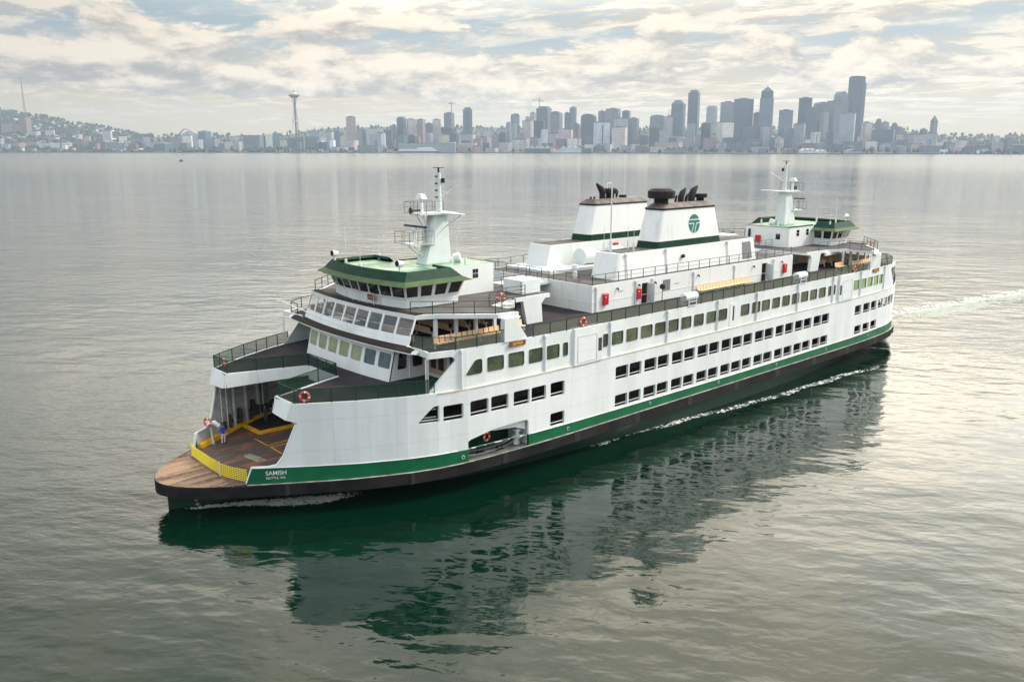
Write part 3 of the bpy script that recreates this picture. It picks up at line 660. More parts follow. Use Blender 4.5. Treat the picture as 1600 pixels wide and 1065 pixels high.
    for (x, h, r, ln) in (((0.15, 1.55, .34, -.75), (-1.7, 1.75, .38, -.95), (1.05, .95, .13, -.25), (-.75, 1.0, .16, -.3)) if not rot else ((-1.9, 1.85, .36, -1.0), (-3.9, .5, .12, .2), (-3.3, .5, .12, .2), (.5, .9, .14, .3))):
        cowl(x, 4.8, h, r, ln).build('exhaust_pipe', M_soot, f, smooth=True)
    sx_, sz_ = (-3.3, 0) if not rot else (1.6, -.45)
    mb = MB(Tm); mb.tube([(sx_, 4.8, 20.4), (sx_, 4.8, 21.0 + sz_)], .42, 10); mb.tube([(sx_, 4.8, 20.95 + sz_), (sx_, 4.8, 21.35 + sz_)], .75 if not rot else .45, 12); mb.build('small_exhaust_cowl', M_soot, f)
    # round emblem with two white forked bars, on both long faces
    for s in (1,):
        def em(u, v, d=0.0):                           # u along -x (reading direction), v up, on the leaning face
            z = 18.35 + v; t = (z - 16.14) / (20.26 - 16.14)
            y = (6.32 + (6.0 - 6.32) * t + 0.02 + d) if s > 0 else (3.47 + (3.6 - 3.47) * t - 0.02 - d)
            return (-0.55 - u * s, y, z)
        n_ = 28; rad = .98
        mb = MB(Tm); mb.f.append([mb.pt(em(rad * math.cos(2 * math.pi * k / n_), rad * math.sin(2 * math.pi * k / n_))) for k in range(n_)])
        disc = mb.build('emblem', mat('teal_emblem_paint', (0.0, 0.16, 0.13), 0.4), f, recalc=False)
        mb = MB(Tm)
        def strip(P, wd):
            for (a, b), (c1, d1) in zip(P[:-1], P[1:]):
                dx, dz = c1 - a, d1 - b; L = math.hypot(dx, dz); nx, nz = -dz / L * wd / 2, dx / L * wd / 2
                mb.face(em(a + nx, b + nz, .012), em(c1 + nx, d1 + nz, .012), em(c1 - nx, d1 - nz, .012), em(a - nx, b - nz, .012))
        strip([(-.87, .42), (.87, .42)], .10); strip([(-.97, .03), (-.04, .03)], .10); strip([(-.04, .05), (-.42, -.87)], .10); strip([(.97, .03), (.40, .03)], .10); strip([(.40, .05), (.02, -.97)], .10)
        mb.build('emblem_bars', M_white, disc, recalc=False)
    return c
casing(False); casing(True)
# whip pole with hooked tip near the port casing, and low masts
mb = MB(); mb.tube([(11.0, 4.6, 16.1), (11.0, 4.6, 17.2)], .16, 8); mb.tube([(11.0, 4.6, 17.0), (11.0, 4.6, 22.4), (11.05, 4.6, 22.75), (11.25, 4.5, 22.9), (11.5, 4.4, 22.75), (11.55, 4.4, 22.35)], .07, 6); mb.build('hooked_pole', M_cyan, ferry)
for x, y in ((11.2, 3.9), (9.0, 5.9), (7.9, 4.2)):
    mb = MB(); mb.tube([(x, y, 16.1), (x, y, 17.0)], .09, 6); mb.tube([(x, y, 17.0), (x, y, 18.5)], .025, 4); mb.build('whip_aerial', M_white, ferry)
# fan drums and equipment in front of the starboard casing
for (x, y, r_) in ((7.6, -1.9, .95), (3.0, -1.9, .8)):
    e = empty('ventilation_fan', parent=block)
    mb = MB(); mb.tube([(x + .9, y, ZK + 1.15), (x - .9, y, ZK + 1.15)], r_, 18); mb.build('fan_drum', M_white, e, smooth=True)
    mb = MB(); mb.tube([(x + .905, y, ZK + 1.15), (x + .93, y, ZK + 1.15)], r_ * .82, 18); mb.build('fan_face', M_cyan, e)
    mb = MB(); mb.box(x - .7, x + .7, y - .6, y + .6, ZK + .32, ZK + .62); mb.build('fan_base', M_soot, e)
MB().box(-1.6, 0.6, -3.1, -1.2, ZK + .01, ZK + 1.0).build('equipment_locker', M_grey, block, bevel=.04)
extinguisher_box(block, 1.2, -3.35, ZK + 1.0)
mb = MB(); mb.tube([(14.6, 3.2, ZK), (14.6, 3.2, ZK + .5), (14.6, 3.2, ZK + .9)], [.16, .25, .12], 10); mb.tube([(14.6, 3.2, ZK + 1.0), (14.6, 3.2, ZK + 1.35)], [.34, .3], 10); mb.build('roof_vent', M_white, block)
mb = MB(); mb.tube([(7.4, BY + .6, 11.2), (7.4, BY + .6, 12.6)], .04, 5); mb.tube([(7.4, BY + .6, 12.42), (7.4, BY + .6, 12.52), (7.4, BY + .6, 12.85), (7.4, BY + .6, 12.97)], [.08, .27, .27, .08], 10); mb.build('black_signal_ball', M_soot, block)
def text(body, size, loc, rot, m, parent, name='lettering', ext=.004, bold=0.0):
    cu = bpy.data.curves.new(name, 'FONT'); cu.body = body; cu.size = size; cu.extrude = ext; cu.align_x = 'CENTER'; cu.offset = bold
    o = bpy.data.objects.new(name, cu); COL.objects.link(o); dg = bpy.context.evaluated_depsgraph_get(); dg.update()
    me = bpy.data.meshes.new_from_object(o.evaluated_get(dg)); bpy.data.objects.remove(o)
    o = bpy.data.objects.new(name, me); COL.objects.link(o); me.materials.append(m); o.parent = parent; o.location = loc; o.rotation_euler = rot
    return o
# ================================================================== one end of the ship, built twice (second time turned half round)
def ship_end(e):
    Tm = lambda p: (e * p[0], e * p[1], p[2])
    root = ferry
    # --- wings over the car deck
    win = empty('bow_wings' if e > 0 else 'stern_wings', parent=root)
    outl = [(x, hb(x) - 0.01) for x in (38.5, 40.3, 42, 43.6, 45, 46.6, 47.5)]
    for s in (1, -1):
        mb = MB(Tm); poly = [(38.5, 0)] + [(x, s * y) for x, y in outl] + [(47.5, s * 4.35), (41.1, s * 2.3), (41.1, 0)]
        mb.prism(poly, ZW - 0.25, ZW); mb.build('wing_deck', M_deck, win)
        mb = MB(Tm)                                    # white fascias: front of the wing and along the well
        def fas(p, q, z0, z1, o=0.12, zq0=None, rake=0.0):
            zq = z0 if zq0 is None else zq0
            p = Vector(p); q = Vector(q); d = (q - p).normalized(); nn = Vector((-d.y, d.x)) * o * s
            mb.hexa([(p.x + rake, p.y, z0), (q.x + rake, q.y, zq), (q.x + nn.x + rake, q.y + nn.y, zq), (p.x + nn.x + rake, p.y + nn.y, z0)], [(p.x, p.y, z1), (q.x, q.y, z1), (q.x + nn.x, q.y + nn.y, z1), (p.x + nn.x, p.y + nn.y, z1)])
        zt = ZW + .05
        y_o = s * (hb(47.5) - .02)
        mb.hexa([(47.93, s * (hb(47.9) - .004), 7.1), (47.8, s * 4.3, 7.15), (47.55, s * 4.35, 7.15), (47.7, s * (hb(47.9) - .3), 7.1)], [(47.55, y_o, zt), (47.45, s * 4.25, zt), (47.3, s * 4.25, zt), (47.3, s * (hb(47.5) - .3), zt)])
        xs_ = [47.27, 47.55]                            # outer cheek joining hull wall and wing front
        mb.hexa([(47.27, s * (hb(47.27) - .004), 6.85), (47.9, s * (hb(47.9) - .004), 7.12), (47.9, s * (hb(47.9) - .2), 7.12), (47.27, s * (hb(47.27) - .2), 6.85)], [(47.27, s * (hb(47.27) - .004), zt), (47.54, s * (hb(47.54) - .004), zt), (47.54, s * (hb(47.54) - .2), zt), (47.27, s * (hb(47.27) - .2), zt)])
        mb.hexa([(47.5, s * 4.22, 7.15), (41.1, s * 2.25, 7.5), (41.0, s * 2.45, 7.5), (47.4, s * 4.42, 7.15)], [(47.45, s * 4.2, zt), (41.1, s * 2.25, zt), (41.0, s * 2.45, zt), (47.35, s * 4.4, zt)])
        mb.tube([(47.42, s * 4.27, zt - .02), (47.62, s * 4.3, 7.17)], .09, 6)
        mb.build('wing_fascia', M_white, win)
        rp = [(x, s * (hb(x) - .12)) for x in (38.2, 39.5, 40.8, 42.1, 43.6, 45.1, 46.6, 47.3)] + [(47.25, s * 4.4), (45.1, s * 3.65), (43.1, s * 2.9), (41.15, s * 2.25)]
        railing(rp, ZW + .04, 1.05, win, infill=M_meshg, post=1.7, T=Tm)
    mb = MB(Tm); mb.box(41.0, 41.14, -2.3, 2.3, 7.15, ZW + .06); mb.build('well_edge', M_white, win)
    railing([(41.1, -2.25), (41.1, 2.25)], ZW + .05, 1.05, win, infill=M_meshg, post=1.5, T=Tm)
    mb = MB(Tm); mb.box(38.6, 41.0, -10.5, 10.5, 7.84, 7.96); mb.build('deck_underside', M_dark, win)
    # pillars under the wings and inner wall framing
    for s in (1, -1):
        for x, y, r_ in ((47.0, hb(47.0) - .4, .05), (46.4, hb(46.4) - .5, .055), (45.6, hb(45.6) - .55, .15), (44.1, hb(44.1) - .5, .2), (42.6, hb(42.6) - .5, .2), (42.0, hb(42) - .6, .05)):
            MB(Tm).tube([(x, s * y, ZD), (x, s * y, ZW - .25)], r_, 8).build('wing_pillar', M_inner if r_ > .1 else M_white, win, smooth=True)
        mb = MB(Tm)
        for z in (4.6, 5.2, 5.8, 6.4, 7.0, 7.6):
            xs2 = [x for x in (38, 40.3, 42, 43.6, 45, 46.6, 47.1)]
            for xa, xb in zip(xs2[:-1], xs2[1:]): mb.bar((xa, s * (hb(xa) - .32), z), (xb, s * (hb(xb) - .32), z), .14, .06)
        mb.build('wall_stringers', M_inner, win)
        mb = MB(Tm); EX = [47.27, 47.55, 47.9, 48.1, 48.3, 48.54, 48.8, 49.05, 50.0]; EZ = [6.7, 5.95, 4.96, 4.36, 3.94, 3.70, 3.58, 3.54, 3.55]
        xs3 = [41, 42, 43.6, 45, 46.6] + EX
        for xa, xb in zip(xs3[:-1], xs3[1:]):
            za = 7.9 if xa < 47.2 else interp(xa, EX, EZ); zb_ = 7.9 if xb < 47.2 else interp(xb, EX, EZ)
            if xa == 46.6: zb_ = 7.0
            mb.face((xa, s * (hb(xa) - .245), ZD + .003), (xb, s * (hb(xb) - .245), ZD + .003), (xb, s * (hb(xb) - .245), zb_), (xa, s * (hb(xa) - .245), za))
        mb.build('inner_lining', M_inner, win, recalc=False)
        mb = MB(Tm); mb.hexa([(50.42, s * (hb(50.42) - .2), 2.4), (50.28, s * (hb(50.3) - .2), 2.4), (49.88, s * (hb(49.9) - .2), 3.64), (50.04, s * (hb(50.04) - .2), 3.64)], [(50.42, s * (hb(50.42) - .27), 2.4), (50.28, s * (hb(50.3) - .27), 2.4), (49.88, s * (hb(49.9) - .27), 3.64), (50.04, s * (hb(50.04) - .27), 3.64)]); mb.build('bulwark_edge', M_white, win)
        mb = MB(Tm); pr0 = [(47.6, 7.1), (47.3, 6.78), (47.57, 6.01), (47.92, 5.02), (48.12, 4.42), (48.56, 3.74), (49.06, 3.62), (50.04, 3.64), (50.4, 2.45)]; mb.tube([(x, s * (hb(x) - .13), z) for x, z in pr0], .10, 6); mb.build('opening_edge', M_white, win, smooth=True)
        mb = MB(Tm)
        for x, w_, z0, z1 in ((46.9, .35, 2.9, 3.5), (46.2, .25, 2.8, 3.9), (45.3, .9, 3.0, 3.3), (44.9, .3, 2.8, 4.0), (43.9, .7, 2.7, 3.5), (43.3, .25, 2.8, 4.3), (42.9, .5, 2.8, 3.7), (41.9, .9, 2.7, 3.4)):
            mb.box(x - w_ / 2, x + w_ / 2, min(s * (hb(x) - .75), s * (hb(x) - .3)), max(s * (hb(x) - .75), s * (hb(x) - .3)), z0, z1)
        mb.build('wall_equipment', M_brown, win)
        mb = MB(Tm); pts = [(49.9, 5.0), (48.2, 6.1), (46.6, 7.2), (44.9, 8.3), (43.2, 9.2), (41.2, 10.1), (38.5, 11.0)]
        for a, b in zip(pts[:-1], pts[1:]):
            mb.hexa([(a[0], s * a[1], ZD + .004), (b[0], s * b[1], ZD + .004), (b[0] - .12, s * (b[1] - .42), ZD + .004), (a[0] - .2, s * (a[1] - .38), ZD + .004)], [(a[0], s * a[1], ZD + .38), (b[0], s * b[1], ZD + .38), (b[0] - .1, s * (b[1] - .3), ZD + .34), (a[0] - .15, s * (a[1] - .28), ZD + .34)])
        mb.build('yellow_curb', M_yel, win)
    mb = MB(Tm)
    for P in ([(44.8, -8.0), (44.66, -4.84), (41.5, -4.75), (30, -4.6)],):
        for a, b in zip(P[:-1], P[1:]): mb.bar((a[0], a[1], ZD + .14), (b[0], b[1], ZD + .14), .26, .26)
    mb.build('low_yellow_kerb', M_yel, win)
    mb = MB(Tm)
    for P in ([(45.5, -4.06), (45.47, -1.8), (43.4, -1.86), (40, -1.86)], [(40, -1.3), (45.45, -1.25), (45.5, 0.8), (44.6, 1.2)]):
        for a, b in zip(P[:-1], P[1:]):
            d = Vector((b[0] - a[0], b[1] - a[1])).normalized() * .05; n2 = Vector((-d.y, d.x))
            mb.face((a[0] - n2.x, a[1] - n2.y, ZD + .008), (b[0] - n2.x, b[1] - n2.y, ZD + .008), (b[0] + n2.x, b[1] + n2.y, ZD + .008), (a[0] + n2.x, a[1] + n2.y, ZD + .008))
    mb.build('lane_marking', M_yel, win, recalc=False)
    mb = MB(Tm); mb.prism([(44.5, -8.6), (44.5, -5.0), (25, -4.75), (25, -11.5), (41, -10.3)], ZD + .003, ZD + .007)
    mb.build('painted_deck_shadow', M_dark, win)  # shadow inside the kerb, laid on the deck as a dark sheet
    mb = MB(Tm); mb.prism([(48.1, -.8), (47.35, -1.1), (47.0, 1.35), (47.8, 1.1)], ZD + .003, ZD + .008); mb.build('worn_deck_patch', mat('worn_patch', (0.30, 0.29, 0.20), .7, col2=(.16, .14, .1), vscale=2), win)
    # yellow safety net across the opening
    net = empty('safety_net', parent=win); NP = [(51.03, -3.5), (51.08, -3.0), (51.12, -1.6), (51.14, 0), (51.1, 2.05), (50.84, 3.2), (50.25, 4.6)]
    dense = []
    for a, b in zip(NP[:-1], NP[1:]):
        k_ = max(1, round(math.hypot(b[0] - a[0], b[1] - a[1]) / .22)); dense += [(a[0] + (b[0] - a[0]) * i / k_, a[1] + (b[1] - a[1]) * i / k_) for i in range(k_)]
    dense.append(NP[-1]); mb = MB(Tm)
    for z in [ZD + .12 + .14 * i for i in range(7)]:
        for a, b in zip(dense[:-1], dense[1:]): mb.bar((a[0], a[1], z), (b[0], b[1], z), .03, .05)
    for a in dense: mb.bar((a[0], a[1], ZD + .1), (a[0], a[1], ZD + .99), .035, .035)
    mb.build('net_webbing', M_net, net)
    for y in (-3.5, 2.05): 
        x = 51.1 if y > 0 else 51.0
        MB(Tm).tube([(x + .06, y, ZD), (x + .06, y, ZD + 1.15)], .04, 6).build('net_post', M_white if y > 0 else M_net, net)
    # goose-neck vents beside the opening
    mb = MB(Tm); mb.tube([(48.6, -5.3, ZD), (48.6, -5.3, ZD + 1.5), (48.7, -5.15, ZD + 1.8), (48.5, -4.85, ZD + 1.9), (48.2, -4.75, ZD + 1.55)], [.17, .17, .2, .2, .17], 8); mb.build('gooseneck_vent', M_white, win, smooth=True)
    # --- front cabin under the sun deck
    cab = empty('forward_cabin', parent=root)
    N = 7; wd = 13.0 / N; ys = [-6.5 + wd * i for i in range(N + 1)]
    def cx(y, z): return 38.94 + .42 * (1 - (y / 6.5) ** 2) - (z - ZW) * .24
    def cpos(y, z, d): return (cx(y, z) - d, y, z)
    holes = []
    for i in range(N): holes.append(rr(ys[i] + .2, ys[i + 1] - .2, 9.22, 10.42, .16))
    mb = MB(Tm); panel(mb, -6.5, 6.5, lambda y: ZW + .003, lambda y: 10.93, holes, cpos, .12, step=.9)
    for s in (1, -1):
        sh = [rr(37.25, 38.25, 9.1, 10.45, .15), rr(35.7, 36.7, 9.15, 10.45, .15)]
        sp = lambda x, z, d: (x - (z - ZW) * .24 * max(0, (x - 36.9) / 2.0), s * (6.5 - d + (.0 if x > 37 else .12)), z)
        panel(mb, 35.3, 38.93, lambda x: ZW + .003, lambda x: 10.93, sh, sp, .12, step=4, knots=(36.99, 37.01))
        mb.box(35.2, 35.32, min(s * 6.45, s * 11.9), max(s * 6.45, s * 11.9), ZW + .003, 10.93)
    mb.build('cabin_front_wall', M_white, cab)
    for i, h in enumerate(holes):
        m_ = M_glassp if i < 5 else M_glassb
        mb = MB(Tm); sheet(mb, h, cpos, .05); mb.build('window', m_, cab)
    for s in (1, -1):
        for h in (rr(37.25, 38.25, 9.1, 10.45, .15), rr(35.7, 36.7, 9.15, 10.45, .15)):
            sp = lambda x, z, d: (x - (z - ZW) * .24 * max(0, (x - 36.9) / 2.0), s * (6.5 - d + (.0 if x > 37 else .12)), z)
            mb = MB(Tm); sheet(mb, h, sp, .05); mb.build('side_window', M_glassd, cab)
        d_ = empty('alcove_door', parent=cab)
        mb = MB(Tm); y0, y1 = sorted((s * 7.0, s * 9.2)); mb.box(35.33, 35.38, y0, y1, ZW + .3, 10.6); mb.build('door_frame', M_tan, d_)
        for a in (7.25, 8.25): mb = MB(Tm); y0, y1 = sorted((s * a, s * (a + .7))); mb.box(35.385, 35.395, y0, y1, 9.0, 10.4); mb.build('door_glass', M_dark, d_)
        mb = MB(Tm); y0, y1 = sorted((s * 9.7, s * 11.3)); mb.box(35.33, 35.36, y0, y1, 9.0, 10.5); mb.build('alcove_window', M_glassd, cab)
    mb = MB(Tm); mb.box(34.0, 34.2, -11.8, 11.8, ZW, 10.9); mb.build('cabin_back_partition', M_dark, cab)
    # coloured name board just above each outer cabin wall end
    # --- brown ledge round the sun deck front
    mb = MB(Tm); yy = arange(-9.4, 9.4, .94)
    for a, b in zip(yy[:-1], yy[1:]):
        A_ = [(arc(a) + .40, a, 11.14), (arc(b) + .40, b, 11.14), (arc(b) - .05, b, 11.36), (arc(a) - .05, a, 11.36)]
        mb.hexa([(p[0], p[1], p[2] - .09) for p in A_], A_)
    mb.build('front_ledge', M_ledge, root)
    mb = MB(Tm)
    for s in (1, -1): mb.hexa([(38.15, s * 9.4, 11.05), (38.85, s * 9.4, 11.05), (38.75, s * 9.95, 11.05), (38.15, s * 9.95, 11.05)], [(38.15, s * 9.4, 11.38), (38.7, s * 9.4, 11.2), (38.6, s * 9.95, 11.2), (38.15, s * 9.95, 11.38)])
    for a, b in zip(yy[:-1], yy[1:]):
        mb.hexa([(arc(a) + .40, a, 10.93), (arc(b) + .40, b, 10.93), (arc(b) - .3, b, 10.93), (arc(a) - .3, a, 10.93)], [(arc(a) + .41, a, 11.028), (arc(b) + .41, b, 11.028), (arc(b) - .3, b, 11.028), (arc(a) - .3, a, 11.028)])
    mb.build('ledge_soffit', M_white, root)
    if e < 0:                                          # dark rescue boat davit seen beyond the stern wall
        mb = MB(Tm); mb.tube([(41.0, -9.2, ZW), (41.0, -9.2, 9.8), (41.3, -9.9, 10.2)], .12, 6); mb.box(40.5, 41.6, -9.9, -9.2, 8.6, 9.2); mb.build('rescue_davit', M_soot, root)
        mb = MB(Tm); mb.tube([(40.2, -10.0, 8.8), (40.6, -10.2, 8.7), (42.2, -9.4, 8.7), (42.6, -9.1, 8.85)], [.12, .4, .4, .15], 8); mb.build('davit_fender', M_brown, root)
    # --- glazed screen of the sun deck
    scr = empty('wind_screen', parent=root); N = 9; HY = 8.05; wd = 2 * HY / N
    def sx(y, z): return arc(y, 38.12, .72, 8.05) - (z - 11.3) * .38
    def spos(y, z, d): return (sx(y, z) - d, y, z)
    hs = [rr(-HY + wd * i + .11, -HY + wd * (i + 1) - .11, 12.0, 13.33, .03, 1) for i in range(N)]
    mb = MB(Tm); panel(mb, -HY, HY, lambda y: 11.3, lambda y: 13.45, hs, spos, .10, step=.9); mb.build('screen_frame', M_white, scr)
    for h in hs: mb = MB(Tm); sheet(mb, h, spos, .05); mb.build('screen_pane', M_glassc, scr)
    mb = MB(Tm)
    for i in range(18): y = -HY + .2 + i * (2 * HY - .4) / 17; mb.bar((sx(y, 12.4) - .25, y, 12.45), (sx(y, 12.4) - .25, y + .01, 12.45), .03, .03)
    for a, b in zip(arange(-7.8, 7.8, .9)[:-1], arange(-7.8, 7.8, .9)[1:]): mb.bar((sx(a, 12.4) - .3, a, 12.45), (sx(b, 12.4) - .3, b, 12.45), .04, .04)
    mb.build('screen_handrail', M_white, scr)
    # --- bridge deck slab and its outer frame
    br = empty('bridge_deck', parent=root)
    fa = [(sx(y, 13.45) + .05, y) for y in arange(-8.0, 8.0, 1.0)]
    fl = [(35.9, 8.65), (32.2, 11.85), (30.3, 12.15), (30.3, 8.9), (27.4, 7.55), (22.3, 7.55)]
    poly = fa + fl + [(22.3, -7.55)] + [(x, -y) for x, y in fl[:-1][::-1]]
    mb = MB(Tm); mb.prism(poly, 13.25, ZB - .02); mb.build('bridge_deck_edge', M_white, br)
    ins = [(x * 1 - (.25 if x > 36 else .1), y * .965) for x, y in poly]
    mb = MB(Tm); mb.f.append([mb.pt((x, y, ZB)) for x, y in ins]); mb.build('bridge_deck_coating', M_bdeck, br, recalc=False)
    mb = MB(Tm)                                          # black strip behind the screen top
    for a, b in zip(fa[:-1], fa[1:]): mb.hexa([(a[0] - .08, a[1], ZB - .018), (b[0] - .08, b[1], ZB - .018), (b[0] - .75, b[1], ZB - .018), (a[0] - .75, a[1], ZB - .018)], [(a[0] - .08, a[1], ZB + .02), (b[0] - .08, b[1], ZB + .02), (b[0] - .75, b[1], ZB + .05), (a[0] - .75, a[1], ZB + .05)])
    mb.build('screen_top_strip', M_ledge, br)
    for s in (1, -1):
        for x in (35.75, 33.7, 31.65, 29.65): MB(Tm).box(x - .15, x + .15, s * 8.45 - .1, s * 8.45 + .1, ZS, 13.25).build('deck_post', M_white, br)
        # outer column flush with the ship side, then the inner leaning column
        def colm(P, y, th):
            q = MB(Tm); q.hexa([(x, s * y, z) for x, z in P], [(x, s * (y - th), z) for x, z in P]); return q
        colm([(31.95, 11.38), (31.95, 13.25), (30.25, 13.25), (30.6, 12.9), (29.5, 11.38)], hb(30.6) - .08, .5).build('outer_column', M_white, br)
        colm([(25.1, ZS), (25.55, 13.25), (22.9, 13.25), (23.35, 12.8), (23.2, ZS)], 7.55, .4).build('inner_column', M_white, br)
        colm([(26.6, 12.85), (26.6, 13.25), (30.2, 13.25), (30.2, 12.95)], 7.7, .3).build('deck_beam', M_white, br)
        bench(root, e * 33.4, e * s * 9.55, ZS, 0 if e * s > 0 else math.pi, 12)
        bench(root, e * 28.0, e * s * 8.9, ZS, 0 if e * s > 0 else math.pi, 4)
        rp = [(37.3, s * 7.35), (36.0, s * 8.45), (32.25, s * 11.6), (30.5, s * 11.95)]
        railing(rp, ZB, 1.0, br, post=1.7, m=M_rail, bars=(.55,), T=Tm, wd=.045)
        railing([(30.5, s * 11.95), (30.5, s * 8.8), (27.4, s * 7.4), (25.2, s * 7.4)], ZB, 1.0, br, post=1.7, m=M_steel, bars=(.35, .68), T=Tm, wd=.045)
    for r_ in range(5):
        for s in (1, -1): bench(root, e * (36.6 - 1.9 * r_), e * s * 4.2, ZS, -math.pi / 2 if e < 0 else math.pi / 2, 8)
    mb = MB(Tm); mb.box(26.0, 31.0, -2.6, 2.6, ZS, 13.25); mb.build('stair_housing', M_inner, br)
    mb = MB(Tm); mb.box(22.7, 24.9, 4.2, 6.7, ZB + .05, ZB + 1.25); bx = mb.build('air_handling_unit', M_white, br, bevel=.03)
    mb = MB(Tm)
    for k in range(4): mb.tube([(24.92, 6.6, ZB + .2 + .28 * k), (25.02, 6.6, ZB + .2 + .28 * k)], .05, 6)
    mb.build('unit_latches', M_steel, bx)
    # --- pilothouse
    ph = empty('pilothouse', parent=root)
    def plan(o, z, yb=0.0):                              # outline of the wheelhouse, o = outward lean
        P = [(36.35 + o + .75 * (1 - (y / 5.4) ** 2), y * (1 + o * .18)) for y in arange(-5.4, 5.4, 1.35)]
        P += [(34.0, 5.75 + o), (31.3 - o, 5.75 + o), (31.3 - o, 3.3), (31.3 - o, -3.3), (31.3 - o, -5.75 - o), (34.0, -5.75 - o)]
        return [(x, y, z) for x, y in P]
    MB(Tm).loft([plan(0, ZB + .055), plan(.0, 14.3)]).build('wheelhouse_wall', M_white, ph)
    mb = MB(Tm); r0, r1 = plan(.02, 14.3), plan(.40, 15.55); mb.loft([r0, r1], cap=False)
    g_ = mb.build('window_band', M_white, ph)
    nn_ = len(r0); idx = list(range(0, 8)) + [8, 9, 10, 12, 13, 14]
    for i in idx:
        a0, b0, b1, a1 = (Vector(r0[i]), Vector(r0[(i + 1) % nn_]), Vector(r1[(i + 1) % nn_]), Vector(r1[i]))
        segs = 1 if i < 8 else 2
        for k in range(segs):
            t0, t1 = k / segs, (k + 1) / segs; w0 = .07 / segs if i < 8 else .06
            f = lambda t, h: (a0.lerp(b0, t)).lerp(a1.lerp(b1, t), h)
            q = [f(t0 + w0, .2), f(t1 - w0, .2), f(t1 - w0, .97), f(t0 + w0, .97)]
            nrm = (q[1] - q[0]).cross(q[3] - q[0]).normalized()
            cen = Vector((33.5, 0, 15)); 
            if nrm.dot(q[0] - cen) < 0: nrm = -nrm
            mb = MB(Tm); mb.hexa([tuple(v + nrm * .004) for v in q], [tuple(v + nrm * .016) for v in q]); mb.build('window', M_glassd, ph)
    # roof with sloping green brim
    def rp_(o, z, ox=None):
        P = [(36.35 + o + .85 * (1 - (y / 5.8) ** 2), y) for y in arange(-5.4 - o * .95, 5.4 + o * .95, 1.0)]
        return P
    ny = 12
    def ringb(xf, yf, xb, z, bul=.85):
        P = [(xb, -3.25), (xb, -yf)] + [(xf + bul * (1 - (2 * i / ny - 1) ** 2), yf * (2 * i / ny - 1)) for i in range(ny + 1)] + [(xb, yf), (xb, 3.25)]
        return [(x, y, z) for x, y in P]
    L0, L1, L2, L3 = ringb(37.4, 6.75, 30.5, 15.58), ringb(36.95, 6.2, 31.2, 15.9), ringb(36.4, 5.7, 32.0, 16.62), ringb(36.25, 5.55, 32.1, 16.42)
    mb = MB(Tm); mb.loft([ringb(37.3, 6.6, 30.7, 15.54), L0, L1], cap=False, closed=False); mb.build('roof_brim', M_brim, ph)
    mb = MB(Tm); mb.loft([L1, L2], cap=False, closed=False); mb.loft([L2, L3], cap=False, closed=False); mb.build('roof_fascia', M_dgreen, ph)
    mb = MB(Tm); mb.f.append([mb.pt(p) for p in ringb(37.3, 6.6, 30.7, 15.54)]); mb.build('roof_soffit', M_white, ph)
    H = [(32.4, 3.2), (32.4, -3.2), (25.2, -3.2), (25.2, 3.2)]
    mb = MB(Tm); mb.hexa([(x, y, 15.9) for x, y, z in L3], [(x, y, 16.2) for x, y, z in L3]); mb.build('roof_plate', M_roof, ph)
    mb = MB(Tm); mb.prism([(31.25, 3.2), (31.25, -3.2), (25.2, -3.2), (25.2, 3.2)], ZB + .004, 16.17); mb.build('chart_room_wall', M_whitew, ph)
    mb = MB(Tm); mb.prism([(32.0, 3.12), (32.0, -3.12), (25.28, -3.12), (25.28, 3.12)], 16.172, 16.203); mb.build('chart_room_roof', M_roof, ph)
    mb = MB(Tm); mb.box(25.18, 31.0, -3.24, -3.12, 16.17, 16.3); mb.box(25.15, 25.27, -3.2, 3.2, 16.17, 16.22); mb.build('roof_coaming', M_dgreen, ph)
    for s in (1, -1):
        for x in (29.7, 27.3):
            y = s * 3.21
            for z in (15.0, 15.42):
                mb = MB(Tm); y0, y1 = sorted((y, y + s * .02)); mb.box(x - .3, x - .02, y0, y1, z, z + .36); mb.box(x + .02, x + .3, y0, y1, z, z + .36); mb.build('side_window', M_glassd, ph)
    mb = MB(Tm); mb.box(25.14, 25.19, -1.9, -1.3, 14.6, 15.3); mb.build('rear_window', M_glassd, ph)
    mb = MB(Tm); mb.box(25.14, 25.19, -.6, .3, ZB + .1, 15.5); mb.build('rear_door', M_white, ph)
    o = empty('fire_hose_cabinet', parent=ph); mb = MB(Tm); mb.box(24.92, 25.19, .9, 1.6, 14.0, 14.95); mb.build('cabinet_box', M_red, o)
    mb = MB(Tm); mb.box(25.0, 25.19, 2.5, 2.75, 14.7, 15.7); mb.build('wall_lamp', M_soot, ph)
    mb = MB(Tm)
    for y in (-1.0, 1.2):
        for dy in (0, 1.05): mb.tube([(37.35, y + dy, ZB), (37.35, y + dy, ZB + 1.0)], .025, 5)
        mb.tube([(37.35, y, ZB + 1.0), (37.35, y + 1.05, ZB + 1.0)], .025, 5)
    mb.build('wiper_step_rail', M_white, ph)
    sg = empty('bow_name_sign', parent=ph); mb = MB(Tm); mb.box(37.28, 37.36, 1.35, 2.2, ZB + .42, ZB + .85); mb.build('sign_board', mat('carved_brown_board', (.16, .055, .015), .5), sg); text('SAMISH', .19, (e * 37.37, e * 1.77, ZB + .56), (R(90), 0, R(90) if e > 0 else R(-90)), mat('board_letter_gold', (.75, .36, .04), .4), sg, 'sign_letters')
    # searchlights, aerials on the roof
    for x, y in ((36.6, -4.9), (36.3, 4.6)):
        sl_ = empty('searchlight', parent=ph)
        MB(Tm).tube([(x, y, 16.2), (x, y, 17.0)], .09, 8).build('searchlight_stand', M_white, sl_)
        MB(Tm).tube([(x - .3, y, 17.15), (x + .25, y, 17.2)], [.2, .3], 12).build('searchlight_drum', M_white, sl_, smooth=True)
        MB(Tm).tube([(x + .252, y, 17.2), (x + .27, y, 17.2)], .26, 12).build('searchlight_lens', M_soot, sl_)
